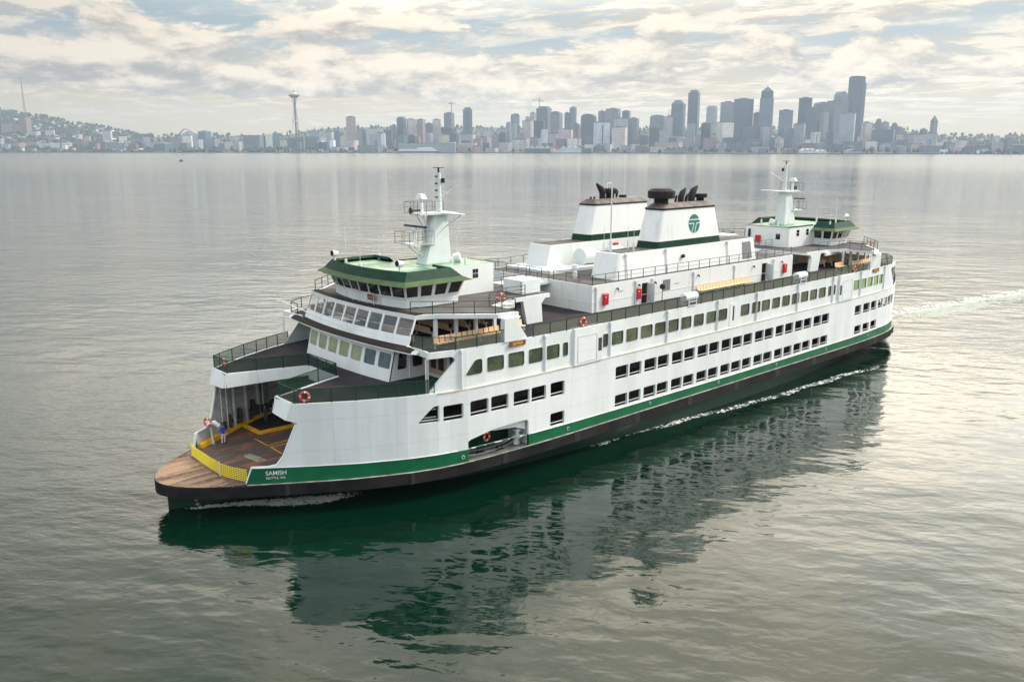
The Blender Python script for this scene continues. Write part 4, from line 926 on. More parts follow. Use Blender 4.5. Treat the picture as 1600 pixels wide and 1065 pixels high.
    for x, y, h in ((36.2, -3.7, 2.9), (36.7, -.6, 1.3), (26.2, -2.4, 2.6), (26.0, -1.0, 1.6), (31.8, -5.2, 1.8), (28.0, 2.7, 1.0)):
        mb = MB(Tm); mb.tube([(x, y, 16.2), (x, y, 16.75)], .12, 8); mb.tube([(x, y, 16.7), (x, y, 16.7 + h)], .022, 4); mb.build('whip_aerial', M_whitew, ph)
    # --- mast
    ms = empty('radar_mast', parent=ph)
    def col(x0, x1, hy, z): return [(x0, -hy * .6, z), (x0 + .12, -hy, z), (x1 - .12, -hy, z), (x1, -hy * .6, z), (x1, hy * .6, z), (x1 - .12, hy, z), (x0 + .12, hy, z), (x0, hy * .6, z)]
    mb = MB(Tm); mb.loft([col(27.9, 31.0, .75, 16.2), col(28.05, 30.3, .68, 18.1), col(28.15, 29.75, .58, 20.5)]); mb.build('mast_column', M_cyan, ms, smooth=False, bevel=.05)
    mb = MB(Tm); mb.hexa([(27.6, -1.0, 20.5), (31.4, -.8, 20.5), (31.4, .8, 20.5), (27.6, 1.0, 20.5)], [(27.6, -1.0, 20.66), (31.4, -.8, 20.66), (31.4, .8, 20.66), (27.6, 1.0, 20.66)])
    mb.hexa([(28.2, .9, 20.5), (29.2, .9, 20.5), (28.9, 3.4, 20.55), (28.5, 3.4, 20.55)], [(28.2, .9, 20.66), (29.2, .9, 20.66), (28.9, 3.4, 20.66), (28.5, 3.4, 20.66)]); mb.build('yardarm_platform', M_cyan, ms)
    mb = MB(Tm); mb.box(29.8, 32.4, -.8, .8, 17.95, 18.1); mb.build('lower_platform', M_cyan, ms)
    for a, b in (((30.9, .5, 20.5), (30.2, .3, 19.0)), ((30.9, -.5, 20.5), (30.0, -.3, 18.8)), ((28.7, 2.9, 20.5), (28.7, .6, 19.3)), ((32.0, .5, 17.95), (30.7, .3, 16.8)), ((32.0, -.5, 17.95), (30.8, -.3, 16.9))): MB(Tm).tube([a, b], .05, 5).build('platform_brace', M_cyan, ms)
    railing([(30.0, .85), (32.8, 1.1), (32.8, -1.1), (30.0, -.85)], 18.1, 1.05, ms, post=.95, m=M_brown, bars=(.55,), T=Tm, wd=.026)
    railing([(28.9, .8), (31.8, 1.0), (31.8, -1.0), (28.9, -.8)], 20.66, 1.0, ms, post=.95, m=M_brown, bars=(.55,), T=Tm, wd=.026)
    mb = MB(Tm); mb.tube([(28.75, 0, 20.6), (28.75, 0, 24.1)], [.26, .2], 10); mb.build('topmast', M_cyan, ms, smooth=True)
    mb = MB(Tm); mb.tube([(28.75, 0, 24.1), (28.75, 0, 24.5)], .08, 6); mb.box(28.45, 29.05, -.45, .45, 24.48, 24.53)
    for z in (21.9, 22.5, 23.1, 23.7): mb.box(28.98, 29.08, -.12, .12, z, z + .12)
    mb.tube([(28.5, .3, 23.2), (28.5, .3, 23.6)], .16, 8); mb.build('navigation_lights', M_soot, ms)
    mb = MB(Tm); mb.tube([(28.6, .2, 22.0), (28.3, 1.9, 23.0)], .035, 5); mb.tube([(28.6, .2, 22.5), (28.5, 1.0, 22.35)], .03, 5); mb.build('side_aerial', M_white, ms)
    rd = empty('radar_scanner', parent=ms); mb = MB(Tm); mb.tube([(31.4, 0, 18.1), (31.4, 0, 19.25)], [.2, .14], 8); mb.tube([(31.4, 0, 19.2), (31.4, 0, 19.45)], .26, 10); mb.build('scanner_pedestal', M_cyan, rd)
    MB(Tm).box(31.25, 31.5, -1.55, 1.55, 19.48, 19.66).build('scanner_bar', mat('navy_scanner', (.02, .03, .07), .4), rd)
    rd = empty('radar_scanner', parent=ms); mb = MB(Tm); mb.tube([(30.7, 0, 20.66), (30.7, 0, 21.9)], [.2, .16], 8); mb.build('scanner_pedestal', M_white, rd)
    mb = MB(Tm); mb.hexa([(30.4, -.5, 21.9), (31.0, -.5, 21.9), (31.0, .5, 21.9), (30.4, .5, 21.9)], [(30.5, -.3, 22.3), (30.9, -.3, 22.3), (30.9, .3, 22.3), (30.5, .3, 22.3)]); mb.build('scanner_dome', M_white, rd)
    mb = MB(Tm); mb.tube([(31.2, .5, 20.95), (31.9, .5, 20.95), (32.2, .5, 20.95)], [.1, .08, .3], 8); mb.build('foghorn', M_brown, ms)
    mb = MB(Tm); mb.tube([(27.6, .55, 16.45), (27.2, .95, 16.6)], .48, 14); mb.build('mast_drum', M_white, ms, smooth=True)
    mb = MB(Tm)
    for k in range(14): mb.box(30.55 - .05 * k, 30.62 - .05 * k, -.2, .2, 18.3 + k * .16, 18.33 + k * .16)
    mb.build('mast_ladder', M_steel, ms)
    # jackstaff leaning out from the screen, small crossed braces
    if e > 0:
        mb = MB(Tm); mb.tube([(39.0, 1.2, 11.6), (42.6, -4.6, 13.9)], [.05, .035], 6); mb.tube([(39.1, 1.1, 11.6), (39.3, .8, 12.7)], .03, 5)
        mb.tube([(39.1, 1.2, 12.6), (39.6, -1.2, 12.5)], .03, 5); mb.tube([(39.0, 2.6, 12.6), (39.7, -1.0, 12.4)], .03, 5); mb.build('jackstaff', M_white, scr)
ship_end(1); ship_end(-1)
# mesh quality detail: beams crossing the gangway ends, stairs down at the deckhouse front
# ---- lettering
a_ = math.atan2(hb(48.0) - hb(49.3), -(49.3 - 48.0))   # tangent along the port bow, read from bow aft
ang = math.atan2(hb(48.1) - hb(49.2), 48.1 - 49.2)
nx, ny_ = -math.sin(ang), math.cos(ang)
for xx, zz_, sz, tx, bd in ((48.70, 3.04, .45, 'SAMISH', .004), (48.74, 2.74, .23, 'SEATTLE, WA', .001)):
    L = (xx + .03 * -nx * -1, hb(xx) + .03, zz_); text(tx, sz, L, (R(90), 0, ang), M_white, hull, 'ship_name' if sz > .3 else 'home_port', bold=bd)
# name boards on the outer columns
for e in (1, -1):
    sb = empty('name_board', parent=ferry); x = e * 30.65; y = hb(30.6) - .02
    mb = MB(); mb.box(x - .85, x + .85, y - .03, y + .04, 10.95, 11.33); mb.build('board_panel', mat('carved_brown_board', (.16, .055, .015), .5), sb)
    text('SAMISH', .33, (x, y + .045, 11.03), (R(90), 0, math.pi), mat('board_letter_gold', (.75, .36, .04), .4), sb, 'board_letters', bold=.006)
# bottom hull draught marks
for k, z in enumerate((1.15, .75, .4)):
    text(('18', '17', '16')[k], .28, (52.95 - .05 * k, 1.28 + .25, z), (R(90), 0, R(180 - 25)), M_whitew, hull, 'draught_mark')
# ================================================================== loose things on the ferry
def ring_mesh():
    mb = MB(); red = [MB() for _ in range(4)]; n1, n2 = 20, 8; Rr, rr_ = .31, .085
    P = [[(  (Rr + rr_ * math.cos(2 * math.pi * j / n2)) * math.cos(2 * math.pi * i / n1), rr_ * math.sin(2 * math.pi * j / n2), (Rr + rr_ * math.cos(2 * math.pi * j / n2)) * math.sin(2 * math.pi * i / n1)) for j in range(n2)] for i in range(n1)]
    for i in range(n1):
        tgt = mb if i % 5 else red[i // 5]
        for j in range(n2): tgt.face(P[i][j], P[(i + 1) % n1][j], P[(i + 1) % n1][(j + 1) % n2], P[i][(j + 1) % n2])
    return mb, red
def lifebuoy(loc, rz, label, first=[]):
    if not first:
        e = empty('lifebuoy'); a, b = ring_mesh(); a.build('buoy_ring', M_ring, e, smooth=True); [q.build('buoy_band', M_white, e, smooth=True) for q in b]
        mb = MB(); mb.tube([(math.cos(R(t)) * .42, 0, math.sin(R(t)) * .42) for t in range(0, 361, 30)], .012, 4); mb.build('grab_line', M_rope, e)
        first.append(e)
    else: e = copy_tree(first[0])
    e.location = loc; e.rotation_euler = (0, 0, rz); tag(e, label, 'lifebuoy', 'red lifebuoys round the ferry'); return e
ph_ = math.atan2(hb(46.2) - hb(47.0), -.8)
lifebuoy((46.75, hb(46.75) + .02, ZW + .58), R(-40), 'red lifebuoy on the green railing at the tip of the nearer bow wing')
lifebuoy((46.9, -5.9, ZW + .58), R(60), 'red lifebuoy behind the railing at the tip of the farther bow wing')
lifebuoy((49.0, -5.0, ZD + 2.0), R(-60), 'red lifebuoy on the open car deck above the white gooseneck vent')
lifebuoy((32.9, 11.2, 3.6), R(8), 'red lifebuoy in the low recess cut into the green band of the side')
lifebuoy((23.3, hb(23.3) - .02, 11.9), 0, 'red lifebuoy on the sun deck railing above the flush white side door')
lifebuoy((29.4, 9.0, ZB + .6), R(-30), 'red lifebuoy on the bridge deck railing behind the nearer wheelhouse')
lifebuoy((-34.6, 9.6, ZB + .5), R(30), 'red lifebuoy on the bridge deck railing below the farther wheelhouse')
lifebuoy((-24.6, hb(-24.6) - .02, 11.85), 0, 'red lifebuoy on the sun deck railing below the rear benches')
def raft(x, label, first=[]):
    if not first:
        e = empty('life_raft')
        MB().tube([(-1.02, 0, .82), (-.98, 0, .82), (-.94, 0, .82), (.94, 0, .82), (.98, 0, .82), (1.02, 0, .82)], [.30, .38, .42, .42, .38, .30], 16).build('raft_canister', M_white, e, smooth=True)
        mb = MB()
        for xx in (-.5, 0, .5): mb.tube([(xx - .03, 0, .82), (xx + .03, 0, .82)], .432, 16)
        mb.build('canister_strap', M_inner, e)
        mb = MB()
        for xx in (-.6, .6):
            for yy in (-.42, .42): mb.bar((xx, yy, 0), (xx, yy, .75), .07, .07)
            mb.bar((xx, -.42, .4), (xx, .42, .4), .07, .07); mb.bar((xx, -.42, .05), (xx, .42, .6), .05, .05)
        for yy in (-.42, .42): mb.bar((-.6, yy, .4), (.6, yy, .4), .06, .06); mb.bar((-.6, yy, .02), (.6, yy, .02), .06, .06)
        mb.build('raft_cradle', M_white, e); first.append(e)
    else: e = copy_tree(first[0])
    e.location = (x, hb(x) - .45, 11.41); tag(e, label, 'life raft', 'life raft canisters on the sun deck edge')
raft(8.0, 'white life raft canister in its cradle left of the long deckhouse bench')
raft(-12.6, 'white life raft canister in its cradle right of the long deckhouse bench')
# ---- people
def person(loc, rz, label, top, legs, hat, pose):
    J = {'pelvis': (0, 0, .93), 'chest': (.03, 0, 1.22), 'neck': (.05, 0, 1.46), 'head0': (.07, 0, 1.54), 'head1': (.09, 0, 1.66),
         'shL': (.03, .17, 1.40), 'elL': (.02, .27, 1.14), 'wrL': (.16, .24, .95), 'shR': (.03, -.17, 1.40), 'elR': (.0, -.28, 1.14), 'wrR': (.10, -.26, .92),
         'hipL': (0, .09, .88), 'knL': (.05, .12, .48), 'anL': (-.02, .13, .09), 'toL': (.14, .15, .04), 'hipR': (0, -.09, .88), 'knR': (.03, -.11, .48), 'anR': (.0, -.12, .09), 'toR': (.16, -.14, .04)}
    J.update(pose)
    Rd = {'pelvis': .135, 'chest': .15, 'neck': .06, 'head0': .075, 'head1': .10, 'shL': .075, 'elL': .052, 'wrL': .036, 'shR': .075, 'elR': .052, 'wrR': .036, 'hipL': .095, 'knL': .068, 'anL': .05, 'toL': .04, 'hipR': .095, 'knR': .068, 'anR': .05, 'toR': .04}
    E_ = [('pelvis', 'chest'), ('chest', 'neck'), ('neck', 'head0'), ('head0', 'head1'), ('chest', 'shL'), ('shL', 'elL'), ('elL', 'wrL'), ('chest', 'shR'), ('shR', 'elR'), ('elR', 'wrR'), ('pelvis', 'hipL'), ('hipL', 'knL'), ('knL', 'anL'), ('anL', 'toL'), ('pelvis', 'hipR'), ('hipR', 'knR'), ('knR', 'anR'), ('anR', 'toR')]
    names = list(J); V = [J[k] for k in names]; R_ = [Rd[k] for k in names]; EE = [(names.index(a), names.index(b)) for a, b in E_]
    for s, wr, el in ((1, 'wrL', 'elL'), (-1, 'wrR', 'elR')):      # palm, four fingers and a thumb
        w0 = Vector(J[wr]); d = (w0 - Vector(J[el])).normalized(); sd_ = d.cross(Vector((0, s, 0))).normalized(); pm = w0 + d * .075
        V.append(tuple(pm)); R_.append(.03); ip = len(V) - 1; EE.append((names.index(wr), ip))
        for k, ln in enumerate((.065, .08, .075, .055)):
            b0 = pm + sd_ * (.03 * (k - 1.5)) ; b1 = b0 + d * ln * .6; b2 = b1 + d * ln * .35 + Vector((.0, -s * .02, 0))
            V += [tuple(b0), tuple(b1), tuple(b2)]; R_ += [.011, .010, .008]; i = len(V); EE += [(ip, i - 3), (i - 3, i - 2), (i - 2, i - 1)]
        t0 = w0 + d * .03 + sd_ * .035; t1 = t0 + sd_ * .025 + d * .04; V += [tuple(t0), tuple(t1)]; R_ += [.013, .010]; i = len(V); EE += [(ip, i - 2), (i - 2, i - 1)]
    me = bpy.data.meshes.new('person_body'); me.from_pydata(V, EE, []); tmp = bpy.data.objects.new('tmp', me); COL.objects.link(tmp)
    sk = tmp.modifiers.new('skin', 'SKIN'); sk.use_smooth_shade = True
    for i, r_ in enumerate(R_): me.skin_vertices[0].data[i].radius = (r_, r_)
    me.skin_vertices[0].data[0].use_root = True
    tmp.modifiers.new('sub', 'SUBSURF').levels = 1
    dg = bpy.context.evaluated_depsgraph_get(); dg.update(); m2 = bpy.data.meshes.new_from_object(tmp.evaluated_get(dg)); bpy.data.objects.remove(tmp)
    for m_ in (M_skin, top, legs, M_soot): m2.materials.append(m_)
    for p in m2.polygons:
        c = p.center; p.material_index = 3 if c.z < .12 else (2 if c.z < .92 and abs(c.y) < .22 else (1 if c.z > .92 and c.z < 1.47 and not (c.z < .97 and abs(c.y) > .2) else 0))
        p.use_smooth = True
    o = bpy.data.objects.new('person', m2); COL.objects.link(o)
    h = Vector(J['head1']); mb = MB()
    n_ = 12
    mb.loft([[(h.x + a * math.cos(2 * math.pi * k / n_), a * .92 * math.sin(2 * math.pi * k / n_) + h.y, h.z + z) for k in range(n_)] for a, z in ((.112, .0), (.118, .05), (.10, .10), (.05, .135), (.01, .145))])
    ht = mb.build('knitted_cap', hat, o, smooth=True)
    mb = MB(); fx = h.x + .095
    mb.box(fx - .01, fx + .022, h.y - .012, h.y + .012, h.z - .04, h.z + .005); mb.build('nose', M_skin, o)
    mb = MB(); mb.box(fx - .006, fx + .006, h.y - .05, h.y - .022, h.z - .005, h.z + .012); mb.box(fx - .006, fx + .006, h.y + .022, h.y + .05, h.z - .005, h.z + .012); mb.box(fx - .01, fx + .004, h.y - .028, h.y + .028, h.z - .072, h.z - .06); mb.build('face_features', M_soot, o)
    o.location = loc; o.rotation_euler = (0, 0, rz); tag(o, label, 'person'); return o
person((48.0, -4.55, ZD + .01), R(100), 'person in bright blue jacket and white trousers standing on the open car deck', M_blue, M_trous, M_dkgrey, {})
person((42.9, -7.2, ZD + .01), R(20), 'person in dark jacket leaning forward by the farther car deck wall, nearer the bow', M_dkgrey, M_dkgrey, M_soot, {'chest': (.1, 0, 1.2), 'wrL': (.3, .2, 1.1), 'wrR': (.3, -.2, 1.1)})
person((41.9, -7.6, ZD + .01), R(-30), 'person in pale top beside the person in dark jacket by the car deck wall', M_trous, M_dkgrey, M_soot, {'wrL': (.25, .2, 1.15), 'elL': (.1, .28, 1.15)})
# ================================================================== WATER
def water_mat():
    m = bpy.data.materials.new('bay_water'); m.use_nodes = True; t = NT(m.node_tree); b = t.n['Principled BSDF']
    b.inputs['Base Color'].default_value = c4((0.0006, 0.0125, 0.0062)); b.inputs['Roughness'].default_value = 0.03; b.inputs['IOR'].default_value = 1.5
    g = t.node('ShaderNodeNewGeometry').outputs['Position']
    rg = t.mapping(g, scale=(1, 1, 1), rot=(0, 0, R(-131)))
    rg2 = t.mapping(rg, scale=(0.55, 1.0, 1))
    sp_ = t.node('ShaderNodeSeparateXYZ', i_0=g)                # calmer water in the lee of the hull
    ex = t.math('DIVIDE', t.math('SUBTRACT', sp_.outputs[0], 14.0), 62.0); ey = t.math('DIVIDE', t.math('SUBTRACT', sp_.outputs[1], 26.0), 30.0)
    lee = t.ramp(t.math('ADD', t.math('MULTIPLY', ex, ex), t.math('MULTIPLY', ey, ey)), .35, 1.5, .42, 1.05)
    patch = t.math('MULTIPLY', t.ramp(t.noise(g, .018, 3, .5), .38, .62, .55, 1.5), lee)
    a = t.math('MULTIPLY', t.noise(rg2, .085, 3, .5), .24)
    bb = t.math('ADD', t.math('MULTIPLY', t.noise(rg2, .30, 1.5, .4, .12), .13), t.math('MULTIPLY', t.noise(t.mapping(rg2, rot=(0, 0, R(25))), .75, 2, .45, .2), .066))
    cc = t.math('MULTIPLY', t.math('MULTIPLY', t.noise(rg2, 1.7, 2.5, .5, .25), .034), patch)
    dd = t.math('MULTIPLY', t.math('MULTIPLY', t.noise(rg, 4.5, 3, .55), .0100), patch)
    h = t.math('ADD', t.math('ADD', a, bb), t.math('ADD', cc, dd))
    ln = t.node('ShaderNodeVectorMath', operation='LENGTH'); t.l.new(g, ln.inputs[0]); t.l.new(t.ramp(ln.outputs['Value'], 150, 1500, .03, .17), b.inputs['Roughness'])
    bn = t.node('ShaderNodeBump', i_Strength=1.0, i_Distance=1.0, i_Height=h); t.l.new(bn.outputs[0], b.inputs['Normal'])
    return m
mb = MB(); Lw = 14000
mb.face((-Lw, -Lw, 0), (Lw, -Lw, 0), (Lw, Lw, 0), (-Lw, Lw, 0))
structure(mb.build('water', water_mat(), recalc=False))
# ================================================================== THE FAR SHORE
F0 = 1327.1
F2 = Vector((math.cos(YAW), math.sin(YAW), 0))
def survey(u, v, d):                                   # bearing u and elevation v read off the photo, at forward distance d
    q = fw + _r * ((u - 800) / F0) + _u * ((532.5 - v) / F0)
    return CAM + q * (d / q.dot(F2))
def shore_d(u): return interp(u, [-100, 0, 400, 800, 1200, 1700], [5300, 5200, 5000, 4600, 4050, 3550])
RU = [-120, 0, 25, 50, 67, 84, 101, 118, 143, 169, 186, 203, 215, 224, 270, 400, 450, 475, 500, 530, 570, 640, 700, 790, 1010, 1180, 1340, 1380, 1400, 1420, 1450, 1500, 1600, 1720]
RV = [163, 169, 173, 178, 180, 182, 186, 191, 194, 198, 202, 205, 208, 211, 212, 211, 208, 205, 202, 200, 199, 197, 198, 199, 200, 201, 196, 194, 199, 204, 210, 212, 212, 211]
def ridge_off(u): return interp(u, [0, 250, 500, 1720], [1300, 1500, 2600, 2400])
def ridge_z(u): return survey(u, interp(u, RU, RV), shore_d(u) + ridge_off(u)).z
def ground_z(u, off):
    ro = ridge_off(u); rz = ridge_z(u); t = max(0.0, min(1.0, (off - 60) / (ro - 60)))
    return 3.5 + (rz - 3.5) * (t ** 1.25)
def land_mat():
    m = bpy.data.materials.new('wooded_hillside'); m.use_nodes = True; t = NT(m.node_tree); b = t.n['Principled BSDF']
    g = t.node('ShaderNodeNewGeometry').outputs['Position']
    f = t.ramp(t.noise(g, .012, 5, .7), .4, .6); f2 = t.ramp(t.noise(g, .03, 3, .6), .55, .62)
    c = t.mix(f, c4((.022, .035, .022)), c4((.05, .058, .042))); c = t.mix(f2, c, c4((.11, .095, .085)))
    t.l.new(c, b.inputs['Base Color']); b.inputs['Roughness'].default_value = .9; return m
us = [(-120 + 12 * i) for i in range(155)]
rows = [-6, 0, 60, 200, 400, 700, 1000, 1300, 1700, 2100, 2600, 3200, 4500]
grid = []
for u in us:
    col_ = []
    for o in rows:
        d = shore_d(u) + o
        p = survey(u, 240, d); z = -3 if o < 0 else (3.0 if o == 0 else ground_z(u, o))
        if o > ridge_off(u): z = max(3, ridge_z(u) - (o - ridge_off(u)) * .05)
        col_.append((p.x, p.y, z))
    grid.append(col_)
mb = MB(); idx = [[mb.pt(p) for p in c] for c in grid]
for i in range(len(us) - 1):
    for j in range(len(rows) - 1): mb.f.append([idx[i][j], idx[i + 1][j], idx[i + 1][j + 1], idx[i][j + 1]])
structure(mb.build('hillside_terrain', land_mat(), recalc=False))
mb = MB()
for i in range(len(us) - 1):
    a, b = grid[i][1], grid[i + 1][1]; n2 = (Vector(a) - CAM).normalized() * -6
    mb.face((a[0] + n2.x, a[1] + n2.y, -1), (b[0] + n2.x, b[1] + n2.y, -1), (b[0] + n2.x, b[1] + n2.y, 3.6), (a[0] + n2.x, a[1] + n2.y, 3.6)); mb.face((a[0] + n2.x, a[1] + n2.y, 3.6), (b[0] + n2.x, b[1] + n2.y, 3.6), (b[0] - n2.x * 3, b[1] - n2.y * 3, 3.9), (a[0] - n2.x * 3, a[1] - n2.y * 3, 3.9))
structure(mb.build('seawall', mat('dark_seawall', (.035, .035, .035), .9), recalc=False))
def facade(name, c, dark=.55, ph=13.0, pv=10.0, gl=.5):
    key = 'facade_' + name
    if key in MATS: return MATS[key]
    m = bpy.data.materials.new(key); m.use_nodes = True; t = NT(m.node_tree); b = t.n['Principled BSDF']; MATS[key] = m
    g = t.node('ShaderNodeNewGeometry').outputs['Position']; s = t.node('ShaderNodeSeparateXYZ', i_0=g)
    fz = t.ramp(t.math('SINE', t.math('MULTIPLY', s.outputs[2], 2 * math.pi / ph)), -.1, .5)
    hx = t.math('ADD', t.math('MULTIPLY', s.outputs[0], _r.x), t.math('MULTIPLY', s.outputs[1], _r.y))
    fx = t.ramp(t.math('SINE', t.math('MULTIPLY', hx, 2 * math.pi / pv)), -.1, .5)
    n_ = t.ramp(t.noise(g, .05, 3, .6), .3, .7)
    f = t.math('MULTIPLY', t.math('MULTIPLY', fz, fx), t.math('ADD', .5, t.math('MULTIPLY', n_, .5)))
    base = t.mix(n_, c4(c), c4(tuple(x * .8 for x in c)))
    rnd_ = t.node('ShaderNodeObjectInfo').outputs['Random']; gr = t.math('ADD', .75, t.math('MULTIPLY', rnd_, .9)); g3 = t.node('ShaderNodeCombineColor', i_0=gr, i_1=gr, i_2=t.math('ADD', gr, .05)).outputs[0]
    cc = t.mix(1.0, t.mix(f, base, c4(tuple(x * dark for x in c))), g3, 'MULTIPLY'); t.l.new(cc, b.inputs['Base Color']); b.inputs['Roughness'].default_value = gl
    return m
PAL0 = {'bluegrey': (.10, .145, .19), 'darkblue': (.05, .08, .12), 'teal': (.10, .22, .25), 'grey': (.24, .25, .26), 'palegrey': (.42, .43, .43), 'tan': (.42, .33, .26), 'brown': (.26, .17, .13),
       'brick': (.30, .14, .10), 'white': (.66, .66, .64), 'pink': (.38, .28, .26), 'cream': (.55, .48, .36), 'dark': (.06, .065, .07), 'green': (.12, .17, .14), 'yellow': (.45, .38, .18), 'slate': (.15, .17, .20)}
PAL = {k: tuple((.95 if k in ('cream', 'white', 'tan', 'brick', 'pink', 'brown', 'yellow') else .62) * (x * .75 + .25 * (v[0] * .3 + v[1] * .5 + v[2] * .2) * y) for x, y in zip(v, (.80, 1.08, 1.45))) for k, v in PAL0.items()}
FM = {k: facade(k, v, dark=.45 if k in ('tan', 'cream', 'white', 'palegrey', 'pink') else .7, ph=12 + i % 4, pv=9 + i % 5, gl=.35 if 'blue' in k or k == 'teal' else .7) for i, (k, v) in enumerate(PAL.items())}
M_froof = mat('far_flat_roof', (.16, .16, .16), .8, col2=(.09, .09, .09), vscale=.05)
M_frw = mat('far_pale_roof', (.5, .5, .49), .7)
def building(u0, u1, vt, kind, colr, off, label, name='tower_building', cat='tower', group=None, rot=.45, depth=.7, top=None, z_base=None):
    d = shore_d((u0 + u1) / 2) + off; a = survey(u0, vt, d); b = survey(u1, vt, d); Wd = (b - a).length; H = max(6, a.z)
    c = (a + b) / 2; zb = (ground_z((u0 + u1) / 2, off) if z_base is None else z_base) - 4; wv = Wd / (math.cos(rot) + depth * math.sin(abs(rot))); hw, hd = wv / 2, wv * depth / 2
    base_ang = math.atan2(_r.y, _r.x)
    e = empty(name, (c.x, c.y, zb), rz=base_ang + rot); h = H - zb; m = FM[colr]
    def part(nm, x0, x1, y0, y1, z0, z1, mm=m): return MB().box(x0, x1, y0, y1, z0, z1).build(nm, mm, e)
    if kind == 'box':
        part('shaft', -hw, hw, -hd, hd, 0, h - 3); part('roof_parapet', -hw * 1.01, hw * 1.01, -hd * 1.01, hd * 1.01, h - 3, h, FM['slate'] if colr in ('bluegrey', 'darkblue', 'slate', 'grey') else M_froof)
        if h > 60: part('roof_plant', -hw * .45, hw * .4, -hd * .5, hd * .5, h, h + 5, M_froof)
    elif kind == 'low':
        part('walls', -hw, hw, -hd, hd, 0, h - 1.5); part('flat_roof', -hw * 1.02, hw * 1.02, -hd * 1.02, hd * 1.02, h - 1.5, h, M_frw if random.random() < .25 else M_froof)
    elif kind == 'gable':
        part('walls', -hw, hw, -hd, hd, 0, h * .65); mb = MB(); mb.loft([[(-hw, -hd, h * .65), (-hw, hd, h * .65), (-hw, 0, h)], [(hw, -hd, h * .65), (hw, hd, h * .65), (hw, 0, h)]]); mb.build('gable_roof', M_froof if colr != 'white' else M_frw, e)
    elif kind == 'pyramid':
        s1 = h * .80; s2 = h * .915
        part('shaft', -hw, hw, -hd, hd, 0, s1); part('upper_shaft', -hw * .88, hw * .88, -hd * .88, hd * .88, s1, s2)
        mb = MB(); q = .88; mb.hexa([(-hw * q, -hd * q, s2), (hw * q, -hd * q, s2), (hw * q, hd * q, s2), (-hw * q, hd * q, s2)], [(-hw * .12, -hd * .12, h * .985), (hw * .12, -hd * .12, h * .985), (hw * .12, hd * .12, h * .985), (-hw * .12, hd * .12, h * .985)]); mb.build('pyramid_roof', FM['slate'], e)
        part('finial', -hw * .05, hw * .05, -hd * .05, hd * .05, h * .985, h * 1.01, FM['dark'])
    elif kind == 'chamfer':
        s1 = h * .92; mb = MB(); mb.hexa([(-hw, -hd, 0), (hw, -hd, 0), (hw, hd, 0), (-hw, hd, 0)], [(-hw, -hd, s1), (hw, -hd, s1), (hw, hd, s1), (-hw, hd, s1)]); mb.build('shaft', m, e)
        mb = MB(); mb.hexa([(-hw, -hd, s1), (hw, -hd, s1), (hw, hd, s1), (-hw, hd, s1)], [(-hw * .48, -hd * .6, h), (hw * .48, -hd * .6, h), (hw * .48, hd * .6, h), (-hw * .48, hd * .6, h)]); mb.build('sloped_crown', FM['slate'], e)
        part('glass_front', -hw * .62, hw * .75, -hd - 1.5, -hd, 0, h * .76, FM['teal'])
    elif kind == 'stepped':
        part('shaft', -hw, hw, -hd, hd, 0, h * .955); part('crown', -hw * .62, hw * .70, -hd * .9, hd * .9, h * .955, h, FM['slate'])
        part('dark_recess', -hw * .25, -hw * .05, -hd - 1.2, -hd, h * .2, h * .88, FM['darkblue'])
    elif kind == 'twoshoulder':
        part('shaft', -hw, hw * .82, -hd, hd, 0, h * .985); part('side_wing', hw * .4, hw, -hd * 1.05, hd * .8, 0, h * .90, FM['slate']); part('roof_parapet', -hw * .9, hw * .75, -hd * .9, hd * .9, h * .985, h, FM['dark'])
    elif kind in ('dome', 'curved'):
        s1 = h * (.93 if kind == 'curved' else .90); part('shaft', -hw, hw, -hd, hd, 0, s1)
        mb = MB(); n_ = 10; pr_ = [(-hw * math.cos(math.pi * k / n_), s1 + (h - s1) * math.sin(math.pi * k / n_)) for k in range(n_ + 1)]
        mb.loft([[(x, -hd, z) for x, z in pr_], [(x, hd, z) for x, z in pr_]]); mb.build('curved_roof', FM['slate'], e)
    elif kind == 'cylinder':
        mb = MB(); mb.tube([(0, 0, 0), (0, 0, h)], hw * 1.05, 18); mb.build('shaft', m, e)
        mb = MB(); mb.tube([(0, 0, h), (0, 0, h + 4)], hw * .8, 14); mb.build('roof_plant', M_froof, e)
    if top == 'mast':
        for k in (-.3, .3): MB().tube([(hw * k, 0, h), (hw * k, 0, h * 1.22)], 1.1, 4).build('roof_mast', M_froof, e)
    tag(e, label, cat, group); return e
